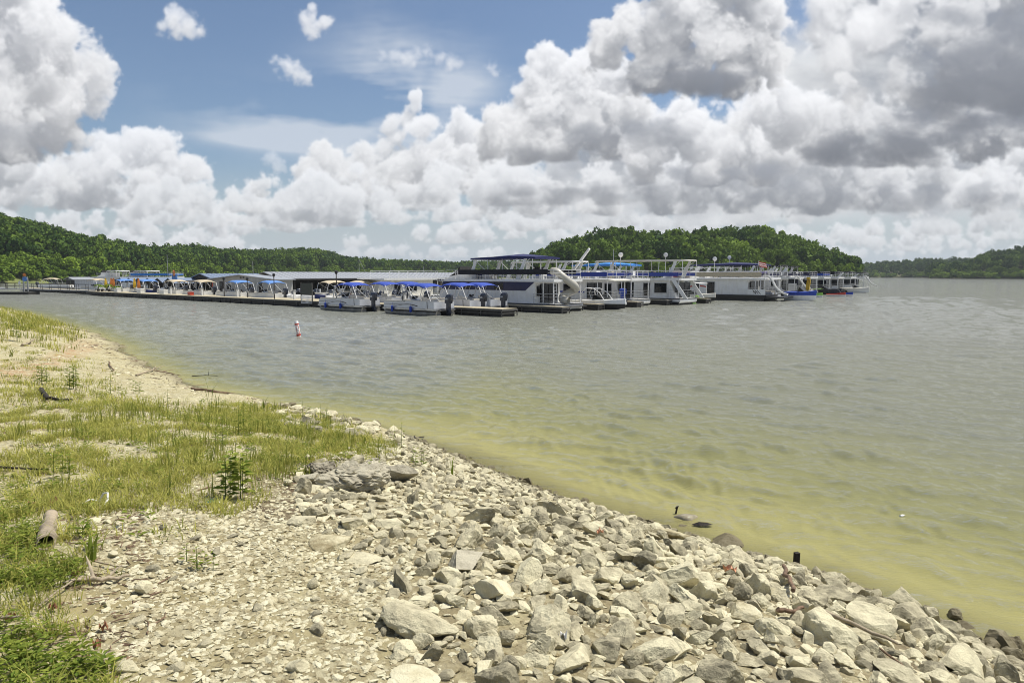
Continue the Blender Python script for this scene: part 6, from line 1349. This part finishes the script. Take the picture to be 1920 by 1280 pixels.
V, F, T = fuse(parts); tag(link_mesh("ground_cover", raw_mesh("ground_cover", V, F, M["weed"], False, {"tint": T})), "lush green leafy ground cover in the lower left corner", "ground cover", kind="stuff")
def weed(px, py, h, n, ll, lw, label, seed, stems=3, tall=0):
    q = ground_at(px, py); root = empty("weed", q, 0, label, "weed"); r = NR(seed); P = []; b = MB()
    for k in range(stems):
        a = k*2.1; bx, by = (.05+.12*h*r.rand())*math.cos(a), (.05+.12*h*r.rand())*math.sin(a); hh = h*r.uniform(.65, 1.05); P.append(leaves((bx, by, 0), n, hh, ll, lw, seed+k, .35)); b.tube([(bx, by, -.02), (bx+.02*h, by, hh*.5), (bx+.03*h, by+.02*h, hh)], [.006*h+.002, .004*h+.0015, .001], 5)
    V, F, T = fuse(P); link_mesh("foliage", raw_mesh("foliage", V, F, M["weed"], False, {"tint": T}), root); b.build("stem", M["weed"], root)
WEEDS = [(436, 938, .52, 20, .15, .03, "tall broad-leaved green weed beside the dropped green card", 4), (138, 730, .62, 16, .14, .02, "bushy dark green weed near the dark driftwood piece", 6), (78, 722, .55, 15, .14, .02, "bushy weed left of the one by the dark driftwood", 5), (200, 738, .45, 12, .11, .014, "thin upright weed right of the bushy weeds", 2), (222, 745, .3, 9, .10, .012, "short thin weed on the pale gravel slope", 2), (255, 738, .38, 11, .12, .012, "feathery weed alone on the pale gravel slope", 4),
 (118, 900, .34, 14, .10, .018, "leafy weed in the left grass above the old log", 4), (30, 640, .9, 12, .2, .03, "weed clump at the left edge of the beach", 4), (306, 765, .34, 9, .1, .01, "slim seedling stem at the upper edge of the grass", 1), (456, 815, .5, 14, .1, .012, "dark stemmed weed in the far grass near the water", 3), (405, 845, .5, 16, .1, .012, "slender weed standing in the middle of the grass", 2), (570, 792, .45, 10, .1, .012, "arching weed at the pale rocks by the water", 2), (604, 798, .5, 9, .09, .012, "thin weed leaning over the water beyond the grass", 2), (742, 842, .55, 9, .09, .012, "tall thin weed at the right end of the grass", 2), (700, 905, .26, 9, .08, .012, "small weed growing between the grey boulders", 3), (352, 1065, .16, 9, .06, .008, "tiny sprig alone on the gravel", 2), (385, 1068, .12, 8, .05, .007, "small tuft right of the tiny gravel sprig", 3), (782, 875, .28, 10, .09, .01, "yellow green weed among the upper rocks", 4)]
for k, (a, b_, h, n, ll, lw, lb, st) in enumerate(WEEDS): weed(a, b_, h, n, ll, lw, lb, 500+k*7, st)
def reed(px, py, h, n, label, seed, wd=.012):
    q = ground_at(px, py); r = NR(seed); V, F, T = blades(np.array([[0, 0, -.01]]), n, h*.7, h*1.1, wd, .03, .35, .1, .5, seed); o = link_mesh("reed", raw_mesh("reed", V, F, M["weed"], True, {"tint": T})); o.location = q; tag(o, label, "reed")
reed(847, 895, .40, 4, "single tall reed with drooping tip among the upper rocks", 1, .008); reed(172, 1052, .34, 7, "tuft of broad upright blades right of the old log", 2, .011); reed(395, 770, .75, 5, "tall thin grass stalk against the water left of the grass", 3, .009); reed(408, 768, .55, 5, "grass stalk just right of the tallest one by the water", 4, .009); reed(494, 772, .42, 6, "dark reed tuft at the rocky water's edge", 5, .01)
# ---------------------------------------------------------------- driftwood and litter
M["wood"] = mat("bleached_driftwood", (.40, .33, .23), .85, var=.25, scale=8, bump=.6, bscale=30, stretch=(1, 1, 1)); M["wood2"] = mat("brown_driftwood", (.20, .125, .075), .85, var=.3, scale=9, bump=.6, bscale=30); M["wood3"] = mat("charred_driftwood", (.035, .028, .022), .9, var=.3, scale=9, bump=.5)
def stick(pts, r0, r1, m, label, lift=.02, name="stick", extra=()):
    P = [ground_at(*p)+Vector((0, 0, lift)) for p in pts]; o0 = P[0].copy(); Q = []
    for i in range(len(P)-1):
        for k in range(4): u = k/4; Q.append(P[i].lerp(P[i+1], u)+Vector((rk.normal(), rk.normal(), rk.normal()*.5))*r0*.35)
    Q.append(P[-1]); n = len(Q); b = MB(); b.tube([q-o0 for q in Q], [r0+(r1-r0)*i/(n-1) for i in range(n)], 9)
    for (i, dx, dy, dz, rr_) in extra: q = Q[min(i, n-1)]-o0; b.tube([q, q+Vector((dx, dy, dz))*.5+Vector((0, 0, .01)), q+Vector((dx, dy, dz))], [rr_, rr_*.8, rr_*.3], 6)
    o = b.build(name, M[m], None, True, 60); o.location = o0; return tag(o, label, name.replace("_", " "))
stick([(1527, 1166), (1590, 1192), (1682, 1232)], .018, .011, "wood", "long bleached stick lying across the lower right rocks", .1); stick([(1640, 1225), (1690, 1262), (1730, 1300)], .008, .006, "wood2", "thin dark stick below the long bleached one", .06); stick([(1469, 1082), (1476, 1105), (1486, 1134)], .020, .017, "wood2", "short reddish brown stick leaning on the cream boulder", .12); stick([(1455, 1162), (1480, 1166), (1505, 1158)], .02, .012, "wood2", "bent brown root lying left of the long stick's upper end", .08)
stick([(145, 1092), (190, 1097), (245, 1088)], .02, .008, "wood", "forked branch lying at the edge of the leafy ground cover", .03, "branch", ((3, -.18, .22, .05, .012), (2, -.10, -.12, .03, .01), (5, .02, .12, .03, .008))); stick([(74, 1043), (110, 1050), (140, 1062)], .006, .004, "wood", "thin pale twig below the old log", .05, "twig"); stick([(180, 1063), (215, 1068), (245, 1073)], .006, .004, "wood", "thin pale twig pointing right across the gravel", .03, "twig"); stick([(75, 1148), (108, 1125), (140, 1100)], .006, .005, "wood", "straight dry twig on the leaf litter", .04, "twig"); stick([(0, 1178), (38, 1176)], .008, .007, "wood", "broken pale twig at the left edge", .05, "twig")
stick([(255, 706), (285, 697), (292, 690)], .03, .015, "wood", "bleached forked branch at the far beach by the water", .05, "branch", ((4, .2, .5, .1, .015),)); stick([(288, 697), (315, 701), (340, 707)], .02, .01, "wood2", "thin branch running from the far beach into the water", .05, "branch"); stick([(360, 706), (385, 705), (408, 706)], .016, .008, "wood3", "dark branch floating just off the far beach", .02, "branch", ((5, .0, .05, .18, .01),)); stick([(360, 731), (400, 737), (430, 740)], .035, .02, "wood2", "dark log stranded along the waterline", .04, "driftwood_log"); stick([(76, 738), (86, 748), (90, 755)], .05, .035, "wood3", "dark upright chunk of driftwood by the bushy weeds", .08, "driftwood"); stick([(92, 751), (115, 753), (136, 752)], .03, .02, "wood3", "dark flat piece of driftwood lying right of the upright chunk", .03, "driftwood"); stick([(40, 650), (52, 648), (64, 638)], .05, .02, "wood", "bleached branch on the red soil of the left beach", .06, "branch", ((4, -.2, .8, .1, .02),)); stick([(0, 884), (50, 886), (92, 887)], .012, .01, "wood3", "straight dark stick half hidden in the left grass", .04); stick([(755, 822), (775, 824), (795, 821)], .02, .012, "wood3", "dark waterlogged branch at the rocks beyond the grass", .03, "branch", ((4, .02, .1, .05, .012),)); stick([(205, 682), (207, 690), (214, 698)], .025, .015, "wood2", "small dark root on the pale beach slope", .05, "root")
# twigs and washed-up bits along the wave line and in the grass
parts = []; V2, F2 = [], []; nv = 0
for poly, n, xr, yr, L in (([(0, 590), (130, 606), (232, 640), (300, 690), (460, 740), (470, 752), (300, 716), (200, 668), (0, 612)], 420, (-40, -6), (18, 55), .35), ([(0, 700), (740, 830), (560, 930), (0, 1000)], 500, (-14, .5), (5, 24), .14), ([(120, 930), (250, 930), (330, 1130), (200, 1290), (60, 1290), (110, 1100)], 260, (-4, -.8), (2.1, 7), .09)):
    X = gr.uniform(*xr, n*9); Y = gr.uniform(*yr, n*9); px, py = px_of(X, Y); ok = np.where(soft_poly(px, py, poly, 8) > gr.rand(n*9))[0][:n]
    for i in ok:
        a = gr.rand()*6.28; l_ = L*gr.uniform(.3, 1.3); w = L*.03+.002; z = gz(X[i], Y[i])+w; p = np.array([X[i], Y[i], z]); d = np.array([math.cos(a), math.sin(a), gr.normal()*.08])*l_; s = np.array([-math.sin(a), math.cos(a), 0])*w; u = np.array([0, 0, w])
        m_ = p+d*.5+s*gr.normal()*3; V2 += [p-s, p+s, p+u, m_-s, m_+s, m_+u*1.2, p+d-s*.4, p+d+s*.4, p+d+u*.5]; o = nv; nv += 9
        for q in (0, 3): F2 += [(o+q, o+q+1, o+q+4), (o+q, o+q+4, o+q+3), (o+q+1, o+q+2, o+q+5), (o+q+1, o+q+5, o+q+4), (o+q+2, o+q, o+q+3), (o+q+2, o+q+3, o+q+5)]
tag(link_mesh("twig_litter", raw_mesh("twig_litter", np.array(V2), np.array(F2), M["wood2"])), "scattered small twigs and washed-up bits along the beach and in the grass", "twigs", kind="stuff")
# the old log: a barkless trunk piece with a split, hollow near end
p, q = ground_at(97, 975)+Vector((0, 0, .045)), ground_at(86, 1032)+Vector((0, 0, .05)); ax_ = (q-p); b = MB(); rings = []; sd = ax_.normalized().cross(Vector((0, 0, 1))).normalized(); upv = sd.cross(ax_.normalized())
for i in range(13):
    u = i/12; c = p+ax_*u-p; r_ = .043+.018*u+.006*math.sin(i*2.1)
    rings.append([c+sd*(r_*math.cos(a)*(1+.06*math.sin(3*a+i)))+upv*(r_*math.sin(a)*(1+.07*math.sin(2*a+i*.7)))+ax_.normalized()*(.03*math.sin(2*a) if i == 12 else 0) for a in [k*.3927 for k in range(16)]])
for e, k_ in ((12, .75), (12, .7)):
    rings.append([v*1.0+(sum(rings[12], Vector())/16-v)*(1-k_)-(ax_.normalized()*(.0 if k_ > .72 else .09)) for v in rings[12]])
b.loft(rings, True, False); root = empty("old_log", p, 0, "short weathered grey log with a hollow split end lying in the left grass", "log"); b.build("trunk", M["wood"], root, True, 60)
b = MB(); b.sheet([[p*0+ax_*1.02+sd*(.05*math.cos(a)*s_)+upv*(.055*math.sin(a))+ax_.normalized()*(.05*v) for v in (0, .5, 1)] for a, s_ in ((-.6, 1), (-.1, 1), (.4, 1), (.9, 1))], .008); b.build("bark_flap", M["tan_cv"], root, True)
b = MB(); b.box(-.03, .03, -.025, .025, -.35, .16); o = b.build("stake", M["wood3"]); o.location = at(1493, 1058); o.rotation_euler = (.05, -.03, .3); tag(o, "dark wooden stake standing in the water behind the cream boulder", "stake")
q = ground_at(400, 946); root = empty("card", q+Vector((0, 0, .03)), .25, "dropped green card with a white border lying by the broad-leaved weed", "card"); root.rotation_euler = (.12, .05, .15); MB().box(-.07, .07, -.045, .045, 0, .003).build("card_sheet", M["white"], root); M["cardgreen"] = mat("green_print", (.01, .20, .10), .4, var=.1); MB().box(-.055, .05, -.034, .034, .0035, .0045).build("green_print", M["cardgreen"], root)
def scrap(px, py, w, h, m, label, name="litter", lift=.06, seed=0):
    q = ground_at(px, py)+Vector((0, 0, lift)); r = NR(seed); g = [[((i/5-.5)*w, (j/3-.5)*h, .018*math.sin(i*1.9+j+seed)+.01*r.normal()) for j in range(4)] for i in range(6)]; o = MB().sheet(g, .004).build(name, M[m], None, True, 60); o.location = q; o.rotation_euler = (0, 0, r.uniform(-.5, .5)); tag(o, label, name.replace("_", " "))
M["litter"] = mat("faded_orange_plastic", (.60, .30, .17), .6, var=.15); M["leafred"] = mat("dry_red_leaves", (.34, .15, .07), .8, var=.3); M["film"] = mat("clear_plastic_film", (.36, .32, .22), .15, var=.2)
scrap(1367, 1100, .11, .035, "litter", "faded orange strip of plastic on a cream rock", seed=1, lift=.16); scrap(1125, 1013, .07, .035, "litter", "scrap of orange plastic between the upper rocks", seed=2, lift=.1); scrap(1055, 1210, .05, .03, "white", "small white paper scrap between the lower rocks", seed=3, lift=.07)
for k, (a, b_, w) in enumerate(((30, 1030, .05), (142, 1085, .07), (100, 1150, .06), (195, 1185, .07), (182, 1215, .06), (20, 1165, .07), (98, 948, .12), (60, 952, .1), (170, 945, .06))): scrap(a, b_, w*.6, w*.4, "leafred", "dry reddish leaf lying in the litter at the left", "dry_leaf", .03, 10+k); bpy.data.objects["dry_leaf" if k == 0 else "dry_leaf.%03d" % k]["group"] = "dry red leaves at the left"
q = ground_at(186, 945); b = MB(); b.tube([(0, 0, .02), (.03, .02, .09), (.08, 0, .1), (.1, -.04, .05), (.1, -.1, .02)], .008, 6); b.tube([(-.02, .02, .02), (-.06, -.02, .05), (-.1, -.08, .03)], .007, 6); o = b.build("plastic_strap", M["white"], None, True); o.location = q; tag(o, "tangled white plastic strap in the grass above the old log", "strap")
b = MB(); b.loft([[(.16*s_*math.cos(a)*(1+.3*math.sin(3*a)), .09*s_*math.sin(a)*(1+.2*math.cos(4*a)), z) for a in [k*.3927 for k in range(16)]] for s_, z in ((1, -.01), (.95, .025), (.7, .055), (.3, .06), (.05, .05))]); o = b.build("plastic_bag", M["film"], None, True, 80); o.location = at(1287, 972); tag(o, "crumpled clear plastic bag floating by the rocks", "plastic bag")
b = MB(); b.tube([(0, 0, .012), (.09, 0, .014), (.12, 0, .016), (.15, 0, .016)], [.03, .03, .012, .012], 10); o = b.build("bottle", M["white"], None, True); o.scale = (.65,)*3; o.location = at(1688, 968); o.rotation_euler = (0, 0, .4); tag(o, "small white bottle floating far out on the right of the water", "bottle")
b = MB(); b.bar((0, 0, -.05), (.03, 0, .11), .022); b.bar((.0, 0, .08), (.05, .01, .11), .015); o = b.build("twig", M["wood3"]); o.location = at(1266, 962); tag(o, "small dark twig poking out of the water behind the plastic bag", "twig")
b = MB(); b.loft([[(x, -.05*q_, .01), (x, .05*q_, .01), (x, 0, .05*q_)] for x, q_ in ((-.16, .2), (-.06, 1), (.06, .8), (.14, .2))]); o = b.build("driftwood", M["wood3"]); o.location = at(1318, 984); tag(o, "sliver of dark driftwood floating right of the plastic bag", "driftwood")
# ------------------------------------------------------------------ thin summer haze over the lake
hz = MB().box(-3300, 3300, -3300, 3300, -5, 95).build("haze", None)
hmt = bpy.data.materials.new("haze_air"); hmt.use_nodes = True; hn = hmt.node_tree.nodes; hn.clear()
ho, hv = hn.new("ShaderNodeOutputMaterial"), hn.new("ShaderNodeVolumePrincipled"); hv.inputs["Color"].default_value = (.80, .88, .97, 1); hv.inputs["Density"].default_value = .00013; hv.inputs["Anisotropy"].default_value = .2
hmt.node_tree.links.new(hv.outputs[0], ho.inputs["Volume"]); hz.data.materials.append(hmt); tag(hz, "thin pale summer haze over the whole lake", "haze", kind="stuff")
scene.cycles.volume_bounces = 0
